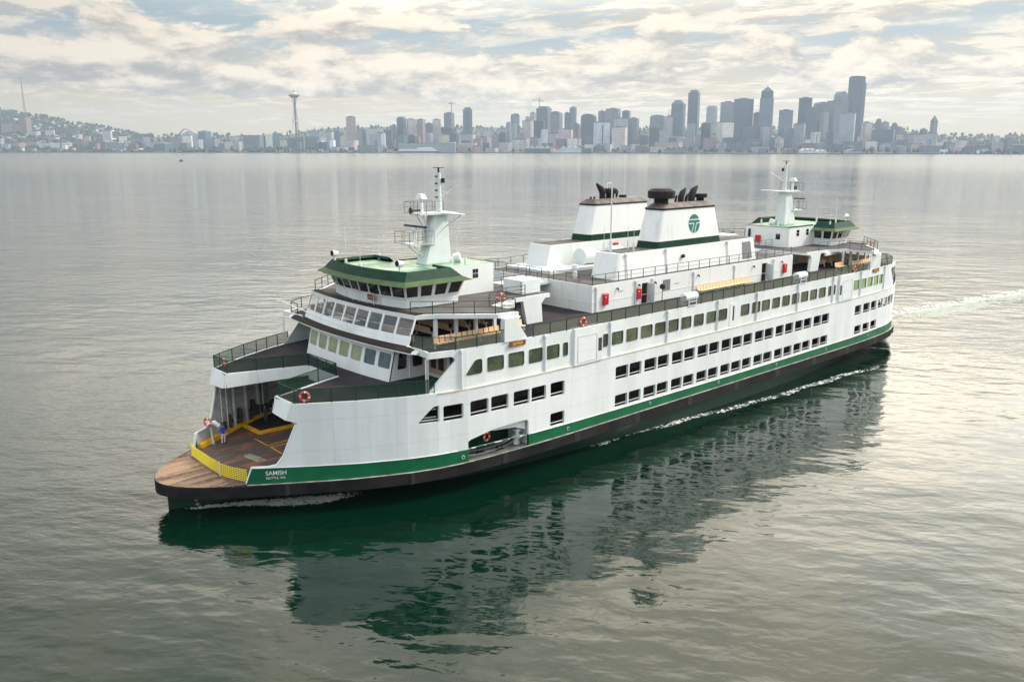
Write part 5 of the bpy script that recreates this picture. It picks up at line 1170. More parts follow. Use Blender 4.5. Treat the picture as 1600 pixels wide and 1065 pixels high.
# name the skyline one by one (bearings and heights read from the photograph)
TOWERS = [
 (539.9, 555.8, 182.6, 'box', 'brown', 650, 'lone brown apartment tower, first tall block right of the flying-saucer tower'),
 (619.6, 634, 182.6, 'stepped', 'bluegrey', 750, 'blue grey tower with stepped top, left neighbour of the tan twin blocks'),
 (634.7, 650, 186.3, 'box', 'tan', 800, 'left one of the two tan and brown twin blocks'),
 (650.8, 664.8, 186.8, 'box', 'brown', 820, 'brown right one of the two twin blocks'),
 (676, 688.7, 186.8, 'box', 'tan', 760, 'plain tan tower just left of the unfinished tower with a crane'),
 (693.5, 709.8, 176.7, 'box', 'slate', 760, 'unfinished grey tower with the left tower crane above it'),
 (722.8, 737.7, 168.2, 'stepped', 'bluegrey', 700, 'slender blue tower with narrow crown, tallest left of the middle skyline'),
 (688.7, 713, 199.4, 'box', 'dark', 500, 'dark glass midrise at the foot of the unfinished tower'),
 (699, 717.4, 208, 'box', 'darkblue', 350, 'small dark blue block in front of the dark glass midrise'),
 (618, 638, 213, 'box', 'green', 260, 'green glass low block behind the white moored ship'),
 (638, 653, 210, 'dome', 'dark', 300, 'dark round-topped block above the white moored ship'),
 (686, 702, 208.7, 'dome', 'yellow', 240, 'yellowish round-topped building under the left tower crane'),
 (798, 811.7, 177.5, 'curved', 'slate', 700, 'narrow slate tower with rounded top standing alone left of the right crane'),
 (791, 798.6, 191.8, 'box', 'grey', 600, 'short grey slab at the left foot of the narrow round-topped tower'),
 (799, 807, 192.2, 'box', 'palegrey', 520, 'pale slab in front of the narrow round-topped tower'),
 (828, 838, 176.3, 'box', 'tan', 800, 'tan tower left of the tower under the right crane'),
 (821, 828, 183, 'box', 'pink', 780, 'small pinkish block on the left shoulder of the tan tower'),
 (816, 834, 188.5, 'box', 'tan', 600, 'wide tan block below the tan tower'),
 (838, 862, 166.5, 'stepped', 'slate', 900, 'broad slate tower under the right tower crane'),
 (834, 852.6, 188.5, 'box', 'darkblue', 560, 'dark blue block at the foot of the broad tower with the crane'),
 (860, 879.5, 174, 'dome', 'grey', 820, 'grey tower with low peaked top right of the broad crane tower'),
 (845, 856, 201.5, 'box', 'white', 300, 'small white slab standing in front of the dark blue block'),
 (882, 890.5, 176.3, 'box', 'slate', 760, 'slim slate tower, lower left half of a joined pair'),
 (890, 901.5, 168, 'box', 'slate', 780, 'slim slate tower with cap, taller right half of a joined pair'),
 (896, 906.6, 194, 'box', 'brick', 420, 'brick red midrise below the joined slim pair'),
 (907.4, 932.7, 178, 'dome', 'darkblue', 640, 'wide dark blue tower with low domed roof'),
 (928, 953, 190, 'stepped', 'white', 420, 'white gridded building with stepped gable right of the domed tower'),
 (935, 946, 173.8, 'box', 'grey', 820, 'grey left wing of the wide flat-topped pair behind the white gridded building'),
 (946, 970.3, 170.4, 'box', 'grey', 840, 'wide grey flat-topped tower behind the white gridded building'),
 (972, 985.5, 173.6, 'box', 'bluegrey', 860, 'short-looking blue grey tower right of the wide flat-topped tower'),
 (959.7, 981.6, 185, 'box', 'palegrey', 600, 'pale grey block in front of the wide flat-topped tower'),
 (956, 981, 198.6, 'box', 'tan', 380, 'tan midrise in front of the pale grey block'),
 (981.6, 999, 185, 'box', 'slate', 640, 'slate block at the gap before the tallest cluster', 'mast1'),
 (1015.4, 1041, 179.8, 'curved', 'grey', 760, 'grey round-shouldered tower at the left end of the tallest cluster'),
 (1015, 1030, 199.4, 'box', 'dark', 400, 'small dark block at the foot of the round-shouldered tower'),
 (1040, 1052.6, 181.7, 'box', 'pink', 700, 'pinkish slab between the round-shouldered tower and the chamfered tower', 'mast'),
 (1049.3, 1072.3, 156.7, 'chamfer', 'slate', 740, 'tower with chamfered top and teal glass front'),
 (1075.6, 1095, 141, 'stepped', 'bluegrey', 900, 'very tall pale blue tower with stepped crown and dark recess'),
 (1074, 1087, 192.6, 'box', 'grey', 460, 'grey low block at the foot of the very tall pale blue tower'),
 (1095, 1111.8, 192.8, 'cylinder', 'darkblue', 460, 'blue round tower right of the very tall pale blue tower'),
 (1103, 1122.5, 167.2, 'cylinder', 'palegrey', 800, 'pale rounded tower in the gap of the tallest cluster'),
 (1127, 1148.6, 159.7, 'box', 'grey', 860, 'flat grey tower left of the blue flat-topped tower'),
 (1119.7, 1146.6, 190.9, 'box', 'cream', 480, 'cream windowless-looking slab below the flat grey tower'),
 (1148, 1177.5, 155, 'box', 'bluegrey', 760, 'broad blue flat-topped tower left of the pyramid tower'),
 (1178, 1189, 176.4, 'box', 'slate', 900, 'slate block between the broad blue tower and the pyramid tower'),
 (1150, 1184, 199.4, 'box', 'bluegrey', 420, 'wide blue grey midrise under the broad blue tower'),
 (1188, 1212, 135, 'pyramid', 'bluegrey', 820, 'tall tower with pyramid roof and set-back shoulders'),
 (1216.5, 1241, 172.5, 'box', 'slate', 720, 'plain slate tower right of the pyramid tower'),
 (1247.7, 1270.7, 153.4, 'box', 'darkblue', 900, 'dark flat-topped tower in the right half of the tallest cluster'),
 (1258, 1280, 168.5, 'box', 'bluegrey', 700, 'blue slab overlapping the dark flat-topped tower'),
 (1273, 1293.7, 159.3, 'curved', 'slate', 860, 'slate tower with gently curved top'),
 (1283, 1295.7, 173.8, 'box', 'grey', 680, 'narrow grey tower in front of the gently curved tower'),
 (1294.4, 1324.6, 157.6, 'box', 'grey', 780, 'wide grey tower with horizontal bands left of the tallest tower'),
 (1304.7, 1324.6, 143, 'dome', 'slate', 980, 'tower with rounded barrel roof behind the banded tower'),
 (1328.6, 1353.3, 119.5, 'twoshoulder', 'darkblue', 880, 'tallest tower of the skyline, dark blue with a lower right shoulder'),
 (1312.8, 1338.5, 177, 'box', 'palegrey', 560, 'pale ribbed tower at the foot of the tallest tower'),
 (1239.8, 1259.6, 192, 'curved', 'palegrey', 460, 'pale block with arched roof right of the plain slate tower'),
 (1267.4, 1282, 205, 'stepped', 'cream', 320, 'cream midrise with small cap below the blue slab'),
 (1215, 1221, 213, 'stepped', 'yellow', 120, 'thin pale clock-tower-like block near the water below the plain slate tower'),
 (1189, 1203.7, 197.4, 'box', 'palegrey', 430, 'pale ribbed block at the foot of the pyramid tower'),
 (1180, 1188.5, 197, 'box', 'bluegrey', 450, 'narrow blue block left of the pale ribbed block'),
 (1216.8, 1240, 200, 'box', 'bluegrey', 440, 'blue grey midrise below the plain slate tower'),
 (1347, 1362, 191.5, 'box', 'tan', 480, 'tan block just right of the tallest tower'),
 (1361.5, 1400, 202.4, 'box', 'bluegrey', 420, 'long blue grey block right of the tallest tower'),
 (1369, 1378, 185.6, 'dome', 'grey', 900, 'grey hilltop block with small dome right of the tallest tower'),
 (1378, 1389, 191.3, 'box', 'grey', 880, 'grey hilltop block right of the small-domed block'),
 (1394.5, 1401.5, 193, 'box', 'slate', 860, 'narrow hilltop block near the end of the hill'),
 (1401, 1410, 199, 'box', 'grey', 840, 'low hilltop block, last on the falling hill'),
 (1412.5, 1448, 210, 'box', 'pink', 460, 'long pinkish block left of the slim pointed tower'),
 (1438, 1449, 202, 'box', 'slate', 520, 'slate block against the left side of the slim pointed tower'),
 (1447.5, 1465.5, 208, 'box', 'palegrey', 380, 'pale lower block at the foot of the slim pointed tower'),
 (1455, 1464.5, 181, 'pointed', 'palegrey', 420, 'slim pointed white tower standing alone at right'),
 (1553, 1569, 221.7, 'low', 'tan', 300, 'tan block among the trees at far right'),
 (1569, 1583, 217.8, 'low', 'bluegrey', 340, 'blue grey block right of the tan block at far right'),
 (1533, 1545, 233, 'low', 'white', 60, 'white shed on the waterline at far right'),
]
for t_ in TOWERS:
    u0, u1, vt, kd, cl_, off, lb = t_[:7]; tp = t_[7] if len(t_) > 7 else None
    if kd == 'pointed':
        e = building(u0, u1, 190.5, 'box', cl_, off, lb, rot=.3, depth=.9); d = shore_d(1460) + off; a = survey(u0, 190.5, d); b = survey(u1, 190.5, d); hw = (b - a).length / 2; h = a.z - e.location.z; apex = survey(1460, 180.5, d).z - e.location.z
        mb = MB(); mb.hexa([(-hw * .95, -hw * .8, h), (hw * .95, -hw * .8, h), (hw * .95, hw * .8, h), (-hw * .95, hw * .8, h)], [(-1, -1, apex), (1, -1, apex), (1, 1, apex), (-1, 1, apex)]); mb.build('pointed_roof', FM['slate'], e)
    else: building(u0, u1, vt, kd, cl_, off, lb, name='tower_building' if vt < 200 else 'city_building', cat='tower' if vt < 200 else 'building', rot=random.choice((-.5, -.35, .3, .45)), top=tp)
import re as _re
_short = {}
for t_ in TOWERS:
    s_ = _re.split(r' with | in the | at the | below | behind | right of | left of | between | under | standing | just | above | on the | overlapping | against | near | one of | of a joined|, ', t_[6])[0]
    _short.setdefault(s_, []).append((t_[0] + t_[1]) / 2)
LMK = [(v[0], k) for k, v in _short.items() if len(v) == 1 and 'half' not in k and 'shoulder' not in k and 'wing' not in k and len(k.split()) <= 7]
LMK += [(38, 'red lattice broadcast tower'), (462, 'flying-saucer tower'), (290, 'arena with peaked roof'), (655, 'white moored ship'), (842, 'right tower crane')]
_used = set()
def near_label(col, u0, u1, vt):
    u = (u0 + u1) / 2; lu, ln = min(LMK, key=lambda q: abs(q[0] - u)); dx = u - lu
    rel = 'in front of' if abs(dx) < 7 else (('just ' if abs(dx) < 22 else 'well ' if abs(dx) > 70 else '') + ('right of' if dx > 0 else 'left of'))
    hgt = 'low' if vt > 221 else ('mid-height' if vt > 208 else 'taller')
    L = '%s %s block %s the %s' % (hgt, col, rel, ln)
    n_ = 0
    while L in _used and n_ < 4:
        L = ('narrow ', 'wider ', 'squat ', 'plain ')[n_] + '%s %s block %s the %s' % (hgt, col, rel, ln); n_ += 1
    _used.add(L)
    return L
# low buildings of the waterfront and the hill foot, row by row
LOW = [(0, 6, 221, 'cream'), (0, 13, 196.5, 'brick'), (4, 28, 193, 'brown'), (30, 46, 184, 'brown'), (50, 62, 205, 'tan'), (60, 78, 223, 'white'), (78, 112, 222.5, 'cream'), (12, 42, 223, 'brown'), (42, 60, 221, 'brick'), (130, 142, 220, 'brick'), (142, 176, 221, 'slate'),
       (168, 210, 224, 'palegrey'), (207, 232, 214, 'grey'), (185, 198, 213, 'cream'), (160, 174, 204.5, 'cream'), (118, 128, 210, 'tan'), (70, 85, 203, 'pink'), (205, 222, 219, 'bluegrey'), (243, 268, 224, 'teal'), (262, 285, 216, 'brown'), (286, 300, 212, 'cream'),
       (320, 342, 217, 'grey'), (310, 329, 205.5, 'teal'), (382, 414.5, 211.5, 'slate'), (414, 425, 210, 'cream'), (425, 437, 208, 'teal'), (447, 475, 216, 'bluegrey'), (475, 500, 213, 'grey'), (484, 500, 205, 'palegrey'), (507, 521, 206, 'palegrey'), (521, 531, 203.5, 'bluegrey'), (496, 506, 219, 'white'), (515, 524, 219, 'white'),
       (556, 566, 204, 'palegrey'), (558, 572, 202, 'grey'), (572, 590, 202, 'tan'), (578, 600, 210, 'palegrey'), (590, 602, 208, 'white'), (599, 612, 202.8, 'slate'), (540, 560, 219, 'pink'), (560, 600, 227, 'palegrey'), (524, 545, 229, 'cream'), (612, 619, 195, 'slate'), (664, 676, 193, 'green'), (664, 676, 208, 'palegrey'),
       (720, 743, 209.6, 'pink'), (743, 768, 214, 'tan'), (768, 779, 210, 'brown'), (779, 790, 208, 'bluegrey'), (700, 712, 222, 'white'), (712, 738, 224, 'tan'), (738, 752, 229, 'brick'), (758, 779, 231, 'pink'), (779, 800, 223, 'grey'), (750, 770, 204, 'pink'), (790, 805, 206, 'tan'), (780, 798, 224, 'pink'),
       (805, 822, 208, 'palegrey'), (800, 820, 218, 'cream'), (822, 845, 216, 'grey'), (856, 872, 209, 'pink'), (868, 884, 217, 'bluegrey'), (884, 908, 216, 'cream'), (872, 896, 203, 'tan'), (908, 930, 213, 'slate'), (930, 950, 206, 'tan'), (949, 971, 213, 'dark'), (935, 958, 225, 'palegrey'), (970, 992, 227.5, 'tan'), (992, 1015, 228, 'grey'), (1015, 1048, 228.5, 'cream'),
       (984, 1000, 206, 'grey'), (1000, 1015, 211, 'slate'), (1022, 1068, 222, 'cream'), (1030, 1050, 203, 'palegrey'), (1050, 1070, 213, 'tan'), (1068, 1083, 217, 'pink'), (1083, 1100, 211, 'tan'), (1098, 1118, 216, 'brown'), (1110, 1128, 209, 'tan'), (1128, 1150, 215, 'slate'), (1118, 1136, 223, 'palegrey'), (1145, 1165, 222, 'grey'), (1165, 1190, 218, 'slate'),
       (1175, 1200, 228.5, 'palegrey'), (1200, 1216, 215, 'bluegrey'), (1222, 1240, 217, 'slate'), (1240, 1258, 214, 'grey'), (1258, 1268, 218, 'white'), (1255, 1285, 223, 'brown'), (1282, 1292, 216, 'grey'), (1291, 1304, 206, 'bluegrey'), (1296, 1315, 225, 'slate'), (1304, 1325, 215, 'grey'), (1318, 1345, 221, 'slate'), (1340, 1362, 212, 'tan'), (1352, 1371, 221, 'cream'),
       (1362, 1382, 218, 'slate'), (1382, 1400, 221, 'grey'), (1400, 1420, 219, 'slate'), (1400, 1412, 210, 'tan'), (1420, 1445, 224, 'grey'), (1440, 1470, 227, 'slate'), (1478, 1492, 224, 'grey'), (1495, 1510, 219, 'tan'), (1508, 1520, 227, 'slate'), (1520, 1534, 220, 'grey'), (1583, 1600, 226, 'slate'), (1470, 1480, 233, 'white'), (1524, 1531, 234, 'white')]
side_words = [(120, 'at far left below the wooded hill'), (250, 'along the shore right of the wooded hill foot'), (455, 'left of the flying-saucer tower'), (620, 'between the flying-saucer tower and the white moored ship'), (800, 'around and right of the white moored ship'), (1010, 'below the middle skyline'), (1345, 'below the tallest cluster'), (1700, 'right of the tallest tower')]
colw = {'cream': 'cream', 'brick': 'brick red', 'grey': 'grey', 'palegrey': 'pale grey', 'tan': 'tan', 'white': 'white', 'brown': 'brown', 'slate': 'slate', 'bluegrey': 'blue grey', 'teal': 'teal', 'pink': 'pinkish', 'dark': 'dark', 'green': 'green'}
for (u0, u1, vt, cl_) in LOW:
    off = max(30, (238 - vt) * 22 - 60) if vt > 195 else 700
    z = next(w_ for lim, w_ in side_words if (u0 + u1) / 2 < lim)
    building(u0, u1, vt, 'low' if random.random() < .8 else 'box', cl_, off, near_label(colw[cl_], u0, u1, vt), name='city_building', cat='building', group='low city buildings ' + z, rot=random.choice((-.4, -.25, .2, .35)), depth=.8)
rs = random.Random(11)
for k in range(95):                                    # small infill blocks
    u = rs.uniform(-15, 1612); vt = rs.uniform(222, 233) if k % 3 else rs.uniform(212, 224)
    if 560 < u < 700 and vt > 222: continue
    wd = rs.uniform(6, 15); cl_ = rs.choice(['cream', 'grey', 'tan', 'palegrey', 'brick', 'slate', 'pink', 'bluegrey', 'brown', 'slate', 'grey']) if u < 1000 else rs.choice(['grey', 'slate', 'bluegrey', 'palegrey', 'tan', 'slate'])
    z = next(w_ for lim, w_ in side_words if u < lim)
    building(u, u + wd, vt, 'low', cl_, max(20, (238 - vt) * 20 - 50), near_label(colw[cl_], u, u + wd, vt), name='city_building', cat='building', group='low city buildings ' + z, rot=rs.uniform(-.5, .5), depth=.8)
# houses on the left hillside
hp = []
for k in range(150):
    u = rs.uniform(-12, 225); vr = interp(u, RU, RV); vt = rs.uniform(vr + 2, 217)
    if vt < vr + 2: continue
    t = (217 - vt) / (217 - vr + .1); off = 60 + (ridge_off(u) - 60) * (max(0, t) ** .8) * .97
    cl_ = rs.choice(['white', 'cream', 'palegrey', 'tan', 'brick', 'grey', 'brown', 'slate'])
    d = shore_d(u) + off; p = survey(u, 230, d); zb = ground_z(u, off) - 1; key = (cl_,)
    s_ = rs.uniform(7, 13); e = empty('hillside_house', (p.x, p.y, zb), rz=rs.uniform(0, 3.1))
    MB().box(-s_, s_, -s_ * .7, s_ * .7, 0, s_ * .9).build('walls', FM[cl_], e)
    mb = MB(); mb.loft([[(-s_ * 1.05, -s_ * .8, s_ * .9), (-s_ * 1.05, s_ * .8, s_ * .9), (-s_ * 1.05, 0, s_ * 1.45)], [(s_ * 1.05, -s_ * .8, s_ * .9), (s_ * 1.05, s_ * .8, s_ * .9), (s_ * 1.05, 0, s_ * 1.45)]]); mb.build('roof', M_frw if rs.random() < .33 else M_froof, e)
    hv = 'high on the hill' if t > .66 else ('halfway up the hill' if t > .33 else 'near the hill foot'); hh = 'at the left picture edge' if u < 38 else ('right of the red broadcast tower' if u < 85 else ('on its middle slope' if u < 140 else 'toward its low right end'))
    tag(e, 'small %s gabled house %s, %s' % (colw[cl_], hv, hh), 'house', 'houses on the far left hillside')
# woods as one mass along ridges and shore
mb = MB()
def tree_blob(x, y, z, h, r, q):
    n_ = 5; a0 = q.uniform(0, 6)
    if q.random() < .3: rings = [(r * .55, 0), (r * .4, h * .4), (r * .15, h * .85), (.2, h * 1.15)]
    else: rings = [(r * .5, 0), (r, h * .35), (r * .85, h * .7), (r * .3, h)]
    mb.loft([[(x + rr__ * q.uniform(.75, 1.2) * math.cos(a0 + 6.283 * k / n_), y + rr__ * q.uniform(.75, 1.2) * math.sin(a0 + 6.283 * k / n_), z + zz2) for k in range(n_)] for rr__, zz2 in rings])
for k in range(8000):
    u = rs.uniform(-60, 1660) if k % 2 else rs.uniform(-40, 240); ro = ridge_off(u)
    if u < 235: off = rs.uniform(80, ro * 1.0)
    elif u > 1465: off = rs.uniform(150, ro)
    else: off = rs.uniform(ro * .6, ro) if rs.random() < .7 else rs.uniform(60, 500)
    if 235 < u < 1465 and rs.random() < .45: continue
    d = shore_d(u) + off; p = survey(u, 235, d); z = ground_z(u, off) - 2; h = rs.uniform(12, 24) * (1.25 if off > ro * .93 else 1)
    if u < 235: h *= .62
    tree_blob(p.x, p.y, z, h, h * rs.uniform(.4, .62), rs)
for u0, u1, n_ in ((0, 235, 60), (286, 352, 60), (385, 430, 40), (440, 560, 40), (1470, 1600, 60)):
    for k in range(n_):
        u = rs.uniform(u0, u1); off = rs.uniform(15, 60); p = survey(u, 235, shore_d(u) + off); h = rs.uniform(10, 22) if (286 < u < 430) else rs.uniform(6, 13); tree_blob(p.x, p.y, 3, h, h * .6, rs)
wood = mb.build('far_woods', mat('far_foliage', (.018, .03, .018), .9, col2=(.045, .056, .028), vscale=.02), recalc=False); wood['kind'] = 'stuff'
# ---- flying-saucer observation tower
d = shore_d(462) + 500; c = survey(462.5, 203, d); zb = ground_z(462, 500) - 5; zt = lambda v: survey(462.5, v, d).z - zb; k_ = d / F0
e = empty('observation_tower', (c.x, c.y, zb), rz=math.atan2(_r.y, _r.x))
M_ndl = mat('needle_brown_steel', (.13, .10, .085), .6); M_ndw = mat('needle_pale_steel', (.5, .48, .44), .6)
for a in (90, 210, 330):
    ca, sa = math.cos(R(a)), math.sin(R(a))
    mb = MB(); mb.tube([(5.6 * k_ * ca, 5.6 * k_ * sa, 0), (4.2 * k_ * ca, 4.2 * k_ * sa, zt(190)), (1.7 * k_ * ca, 1.7 * k_ * sa, zt(172)), (1.5 * k_ * ca, 1.5 * k_ * sa, zt(165)), (4.3 * k_ * ca, 4.3 * k_ * sa, zt(151))], 1.25 * 2, 5); mb.build('splayed_leg', M_ndw if a == 210 else M_ndl, e)
MB().tube([(0, 0, 0), (0, 0, zt(150))], 1.2 * k_, 8).build('lift_core', M_ndl, e)
mb = MB(); mb.tube([(0, 0, zt(153)), (0, 0, zt(151)), (0, 0, zt(149.6)), (0, 0, zt(148.8)), (0, 0, zt(147.2))], [4 * k_, 6.8 * k_, 8.8 * k_, 8.2 * k_, 5.2 * k_], 28); mb.build('saucer', M_ndl, e, smooth=True)
mb = MB(); mb.tube([(0, 0, zt(148.4)), (0, 0, zt(146.6)), (0, 0, zt(144.6))], [6.2 * k_, 4.6 * k_, 1.9 * k_], 24); mb.build('saucer_roof', M_ndw, e)
MB().tube([(0, 0, zt(145)), (0, 0, zt(139))], [.9 * k_, .15 * k_], 6).build('spire', M_ndl, e)
MB().tube([(0, 0, zt(190.5)), (0, 0, zt(188.6))], 4.6 * k_, 12).build('low_ring_deck', M_ndw, e)
tag(e, 'slender observation tower with flying-saucer top on splayed legs', 'tower')
# ---- broadcast tower on the hill, cranes, arena roof
def lattice(u, vb, vt, off, w0, w1, name, label, m, part='lattice_mast', cat='tower', jib=None):
    d = shore_d(u) + off; c = survey(u, vb, d); zb = c.z - 4; h = survey(u, vt, d).z - zb; e = empty(name, (c.x, c.y, zb), rz=math.atan2(_r.y, _r.x)); mb = MB(); n_ = 12
    f = lambda t: w0 + (w1 - w0) * t
    cs = [(-1, -1), (1, -1), (1, 1), (-1, 1)]
    for i in range(n_):
        t0, t1 = i / n_, (i + 1) / n_
        for k in range(4):
            a, b = cs[k], cs[(k + 1) % 4]
            mb.bar((a[0] * f(t0), a[1] * f(t0), h * t0), (a[0] * f(t1), a[1] * f(t1), h * t1), 1.1, 1.1); mb.bar((a[0] * f(t0), a[1] * f(t0), h * t0), (b[0] * f(t1), b[1] * f(t1), h * t1), .7, .7); mb.bar((a[0] * f(t1), a[1] * f(t1), h * t1), (b[0] * f(t1), b[1] * f(t1), h * t1), .7, .7)
    mb.build(part, m, e)
    if jib:
        u0, u1, vj = jib; a = survey(u0, vj, d); b = survey(u1, vj, d); zj = a.z - zb; x0 = -(a - c).dot(_r) * -1; x1 = (b - c).dot(_r)
        mb = MB(); mb.bar((x0, 0, zj), (x1, 0, zj), 2.2, 2.6); mb.build('jib', m, e); mb = MB(); mb.bar((x0, 0, zj + 1), (0, 0, h), .8, .8); mb.bar((x1, 0, zj + 1), (0, 0, h), .8, .8); mb.build('jib_stays', m, e)
        MB().box(x0 - 2 if abs(x0) < abs(x1) else x1 - 6, x0 + 6 if abs(x0) < abs(x1) else x1 + 2, -2, 2, zj - 6, zj - 1).build('counterweight', m, e)
    tag(e, label, cat); return e
lattice(38.5, 173, 122, 1250, 5, .5, 'broadcast_tower', 'tall red lattice broadcast tower on the far left hilltop', mat('faded_red_lattice', (.22, .12, .10), .7))
M_crane = mat('crane_steel', (.16, .11, .08), .7)
lattice(705.6, 182, 158.5, 765, 2.2, 2.2, 'tower_crane', 'left tower crane above the unfinished grey tower', M_crane, 'crane_mast', 'crane', (701.5, 711.5, 161.5))
lattice(842.6, 176, 153.5, 905, 2.2, 2.2, 'tower_crane', 'right tower crane with long level jib above the broad slate tower', M_crane, 'crane_mast', 'crane', (832, 848, 157.3))
d = shore_d(290) + 600; c = survey(290, 212, d); e = empty('arena_roof_hall', (c.x, c.y, ground_z(290, 600)), rz=math.atan2(_r.y, _r.x)); kk = d / F0; zz3 = lambda v: survey(290, v, d).z - e.location.z
mb = MB()
for a, b in (((-12, 212), (-2, 202)), ((-2, 202), (2, 202)), ((2, 202), (18, 211))): mb.bar((a[0] * kk, 0, zz3(a[1])), (b[0] * kk, 0, zz3(b[1])), 12, 4)
mb.build('ridge_beams', FM['brown'], e); mb = MB(); mb.loft([[(-12 * kk, 10, 0), (-12 * kk, 90, 0), (-11 * kk, 50, zz3(210))], [(0, 10, 0), (0, 90, 0), (0, 50, zz3(204))], [(17 * kk, 10, 0), (17 * kk, 90, 0), (16 * kk, 50, zz3(210))]]); mb.build('hipped_roof', FM['palegrey'], e)
tag(e, 'low arena hall with peaked roof beams left of the flying-saucer tower', 'arena')
# ---- piers and ships on the waterfront
def pier(u0, u1, v0, col_, label, n=3, red=0):
    d = shore_d((u0 + u1) / 2) - 40; a = survey(u0, 236, d); b = survey(u1, 236, d); L = (b - a).length; c = (a + b) / 2; H = survey(u0, v0, d).z
    e = empty('pier_shed', (c.x, c.y, 0), rz=math.atan2(_r.y, _r.x)); MB().box(-L / 2 - 4, L / 2 + 4, -8, 60, .2, 3.4).build('pier_deck', FM['dark'], e)
    MB().box(-L / 2, L / 2, 0, 55, 3.4, H * .62).build('shed_walls', FM[col_], e); w_ = L / n
    for i in range(n):
        x0 = -L / 2 + i * w_; mb = MB(); mb.loft([[(x0 - 1, -2, H * .62), (x0 + w_ + 1, -2, H * .62), (x0 + w_ / 2, -2, H)], [(x0 - 1, 56, H * .62), (x0 + w_ + 1, 56, H * .62), (x0 + w_ / 2, 56, H)]])
        mb.build('gable_roof', M_red if i < red else (M_frw if col_ in ('teal', 'white') else M_froof), e)
    tag(e, label, 'pier shed')
pier(820, 860, 227.5, 'teal', 'teal pier shed with pale gabled roofs below the broad crane tower', 5)
pier(866, 908, 228.5, 'white', 'white pier shed with red roof at its left end', 4, 1)
pier(1040, 1072, 229, 'palegrey', 'grey gabled pier shed below the chamfered tower', 4)
pier(1228, 1240, 232, 'brick', 'small reddish pier shed below the plain slate tower', 2)
pier(1255, 1275, 232, 'white', 'white gabled pier shed below the cream capped midrise', 3)
pier(1278, 1292, 234, 'white', 'low white pier shed left of the ribbed tower foot', 2)
pier(1325, 1346, 233, 'palegrey', 'wide low pier shed below the tallest tower', 1)
d = shore_d(655) - 50; a = survey(622, 236, d); b = survey(688, 236, d); L = (b - a).length; c = (a + b) / 2; e = empty('cruise_ship', (c.x, c.y, 0), rz=math.atan2(_r.y, _r.x)); hz_ = lambda v: survey(655, v, d).z
M_shipw = mat('ship_white_paint', (.85, .85, .84), .4)
mb = MB(); mb.hexa([(-L * .5, -8, 0), (L * .46, -8, 0), (L * .46, 8, 0), (-L * .5, 8, 0)], [(-L * .52, -10, hz_(236.4)), (L * .5, -9, hz_(236.4)), (L * .5, 9, hz_(236.4)), (-L * .52, 10, hz_(236.4))]); mb.build('ship_hull', FM['bluegrey'], e)
for i, (x0, x1, v0, v1) in enumerate(((-.5, .42, 236, 234.6), (-.46, .38, 234.2, 233), (-.05, .36, 232.6, 231.4), (.0, .3, 231, 230))):
    MB().box(L * x0, L * x1, -9, 9, hz_(v0), hz_(v1)).build('superstructure_deck', M_shipw, e)
MB().box(L * .05, L * .1, -4, 4, hz_(230), hz_(228)).build('ship_funnel', FM['slate'], e)
tag(e, 'long white passenger ship moored on the far shore', 'ship')
building(623, 712, 223.5, 'low', 'palegrey', 60, 'long white hotel-like block behind the moored white ship', name='waterfront_hotel', cat='building', rot=0.03, depth=.3)
d = 34740 / (252 - 232.0); c = survey(283, 252, d); e = empty('small_boat', (c.x, c.y, 0), rz=.6)
mb = MB(); mb.loft([[(-5, -1.4, 0), (-5, 1.4, 0), (-5, 1.7, 1.4), (-5, -1.7, 1.4)], [(2, -1.5, 0), (2, 1.5, 0), (2, 1.8, 1.5), (2, -1.8, 1.5)], [(6, -.1, 0), (6, .1, 0), (6.6, .1, 1.9), (6.6, -.1, 1.9)]]); mb.build('boat_hull', FM['dark'], e)
MB().box(-2.5, 1.5, -1.1, 1.1, 1.4, 3.6).build('boat_cabin', FM['darkblue'], e); MB().tube([(-.5, 0, 3.6), (-.5, 0, 6.5)], .12, 5).build('boat_mast', M_soot, e)
tag(e, 'small dark boat alone on the water at upper left', 'boat')
# ================================================================== FOAM AND WAKE
def foam_mat(name, thr, scale, dens=1.0, col=(.78, .80, .76)):
    m = bpy.data.materials.new(name); m.use_nodes = True; t = NT(m.node_tree); b = t.n['Principled BSDF']; b.inputs['Base Color'].default_value = c4(col); b.inputs['Roughness'].default_value = .7
    g = t.node('ShaderNodeNewGeometry').outputs['Position']; uv = t.node('ShaderNodeUVMap').outputs[0]; s = t.node('ShaderNodeSeparateXYZ', i_0=uv)
    edge = t.math('MULTIPLY', t.ramp(s.outputs[1], 0, .35), t.ramp(s.outputs[1], 1, .65)); ends = t.math('MULTIPLY', t.ramp(s.outputs[0], 0, .10), t.ramp(s.outputs[0], 1, .7))
    q = t.mapping(g, scale=(1, 1, 1)); n1_ = t.noise(q, scale, 6, .7, .6); n2_ = t.noise(q, scale * .22, 3, .6)
    k = t.math('ADD', t.math('ADD', t.math('MULTIPLY', n1_, .7), t.math('MULTIPLY', n2_, .3)), t.math('MULTIPLY', t.math('SUBTRACT', t.math('MULTIPLY', edge, ends), 1.0), .30))
    f = t.math('MULTIPLY', t.ramp(k, thr, thr + .09), dens)
    tr = t.node('ShaderNodeBsdfTransparent'); mx = t.node('ShaderNodeMixShader', i_0=f); t.l.new(tr.outputs[0], mx.inputs[1]); t.l.new(b.outputs[0], mx.inputs[2]); t.l.new(mx.outputs[0], t.n['Material Output'].inputs[0]); return m
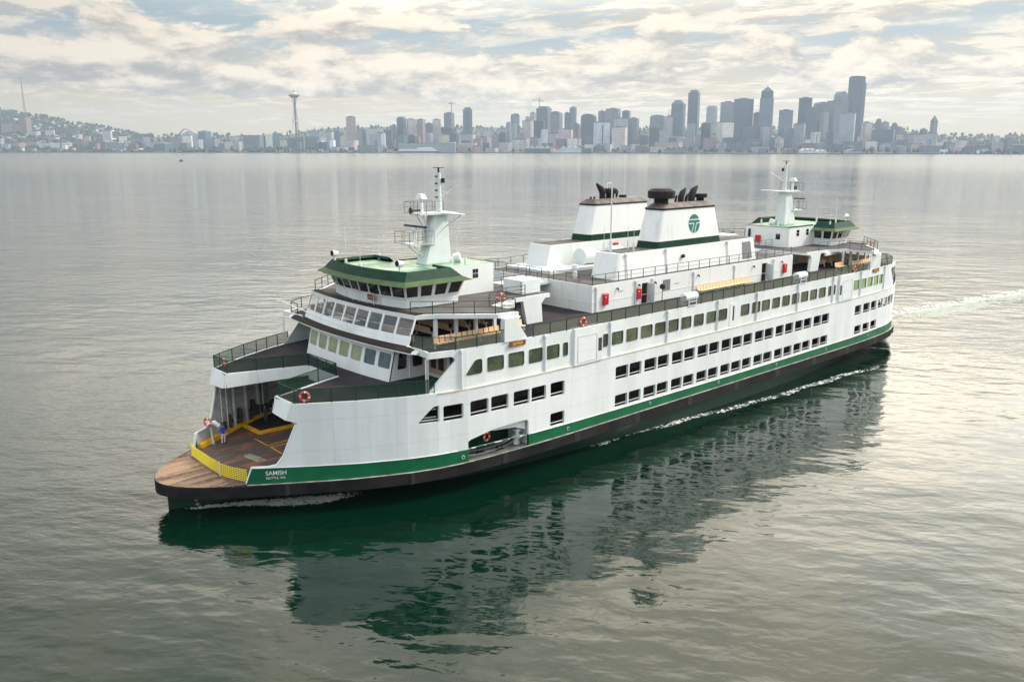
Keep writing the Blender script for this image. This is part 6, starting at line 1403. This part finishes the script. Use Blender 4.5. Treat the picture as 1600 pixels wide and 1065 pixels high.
def ribbon(name, L, m, z=.02):
    me = bpy.data.meshes.new(name); V = []; Fc = []; UV = []
    n_ = len(L)
    for i, (p, q) in enumerate(L): V += [(p[0], p[1], z), (q[0], q[1], z)]
    for i in range(n_ - 1): Fc.append([2 * i, 2 * i + 2, 2 * i + 3, 2 * i + 1]); UV += [(i / (n_ - 1), 0), ((i + 1) / (n_ - 1), 0), ((i + 1) / (n_ - 1), 1), (i / (n_ - 1), 1)]
    me.from_pydata(V, [], Fc); uvl = me.uv_layers.new(name='UVMap')
    for i, c in enumerate(UV): uvl.data[i].uv = c
    me.materials.append(m); o = bpy.data.objects.new(name, me); COL.objects.link(o); o['kind'] = 'stuff'; return o
F_side = foam_mat('side_foam', .478, 3.4, .9); F_bow = foam_mat('bow_foam', .395, 3.8, .95); F_wake = foam_mat('wake_foam', .475, 1.5, .85); F_churn = foam_mat('churned_water', .40, .7, .5, (.50, .56, .48))
SX = [26, 14, 6.5, -2, -10, -17, -28, -40]; SYv = [11.2, 11.9, 12.9, 14.0, 14.6, 14.8, 16.0, 17.5]
ribbon('side_foam', [((x, interp(-x, [-q for q in SX], SYv) - .9), (x, interp(-x, [-q for q in SX], SYv) + .9 + .3 * math.sin(x * .7))) for x in arange(-40, 26, 1.0)[::-1]], F_side)
ribbon('bow_foam', [((x, wl(x) - .1), (x, wl(x) + .8 + 2.6 * math.exp(-((x - 46.5) / 3.8) ** 2))) for x in arange(40, 54.2, .6)[::-1]], F_bow)
ribbon('stern_wake', [((x, -3.6 - (x + 52) * .165), (x, 3.6 - (x + 52) * .17)) for x in arange(-190, -50, 3)[::-1]], F_wake, .03)
ribbon('churned_wake', [((x, -3.0 - (x + 52) * .16), (x, 9.5 - (x + 52) * .12)) for x in arange(-240, -48, 3)[::-1]], F_churn, .018)
HAZE = 0.000056
# ================================================================== HAZE
mb = MB(); mb.box(-9000, 700, -9800, 700, -6, 445)
m = bpy.data.materials.new('pale_haze'); m.use_nodes = True; t = NT(m.node_tree); t.n.clear()
v = t.node('ShaderNodeVolumePrincipled'); v.inputs['Color'].default_value = c4((.66, .81, 1.0)); v.inputs['Density'].default_value = HAZE; v.inputs['Anisotropy'].default_value = .3
t.l.new(v.outputs[0], t.node('ShaderNodeOutputMaterial').inputs['Volume'])
hz_o = mb.build('haze', m); hz_o['kind'] = 'stuff'; hz_o.display_type = 'WIRE'
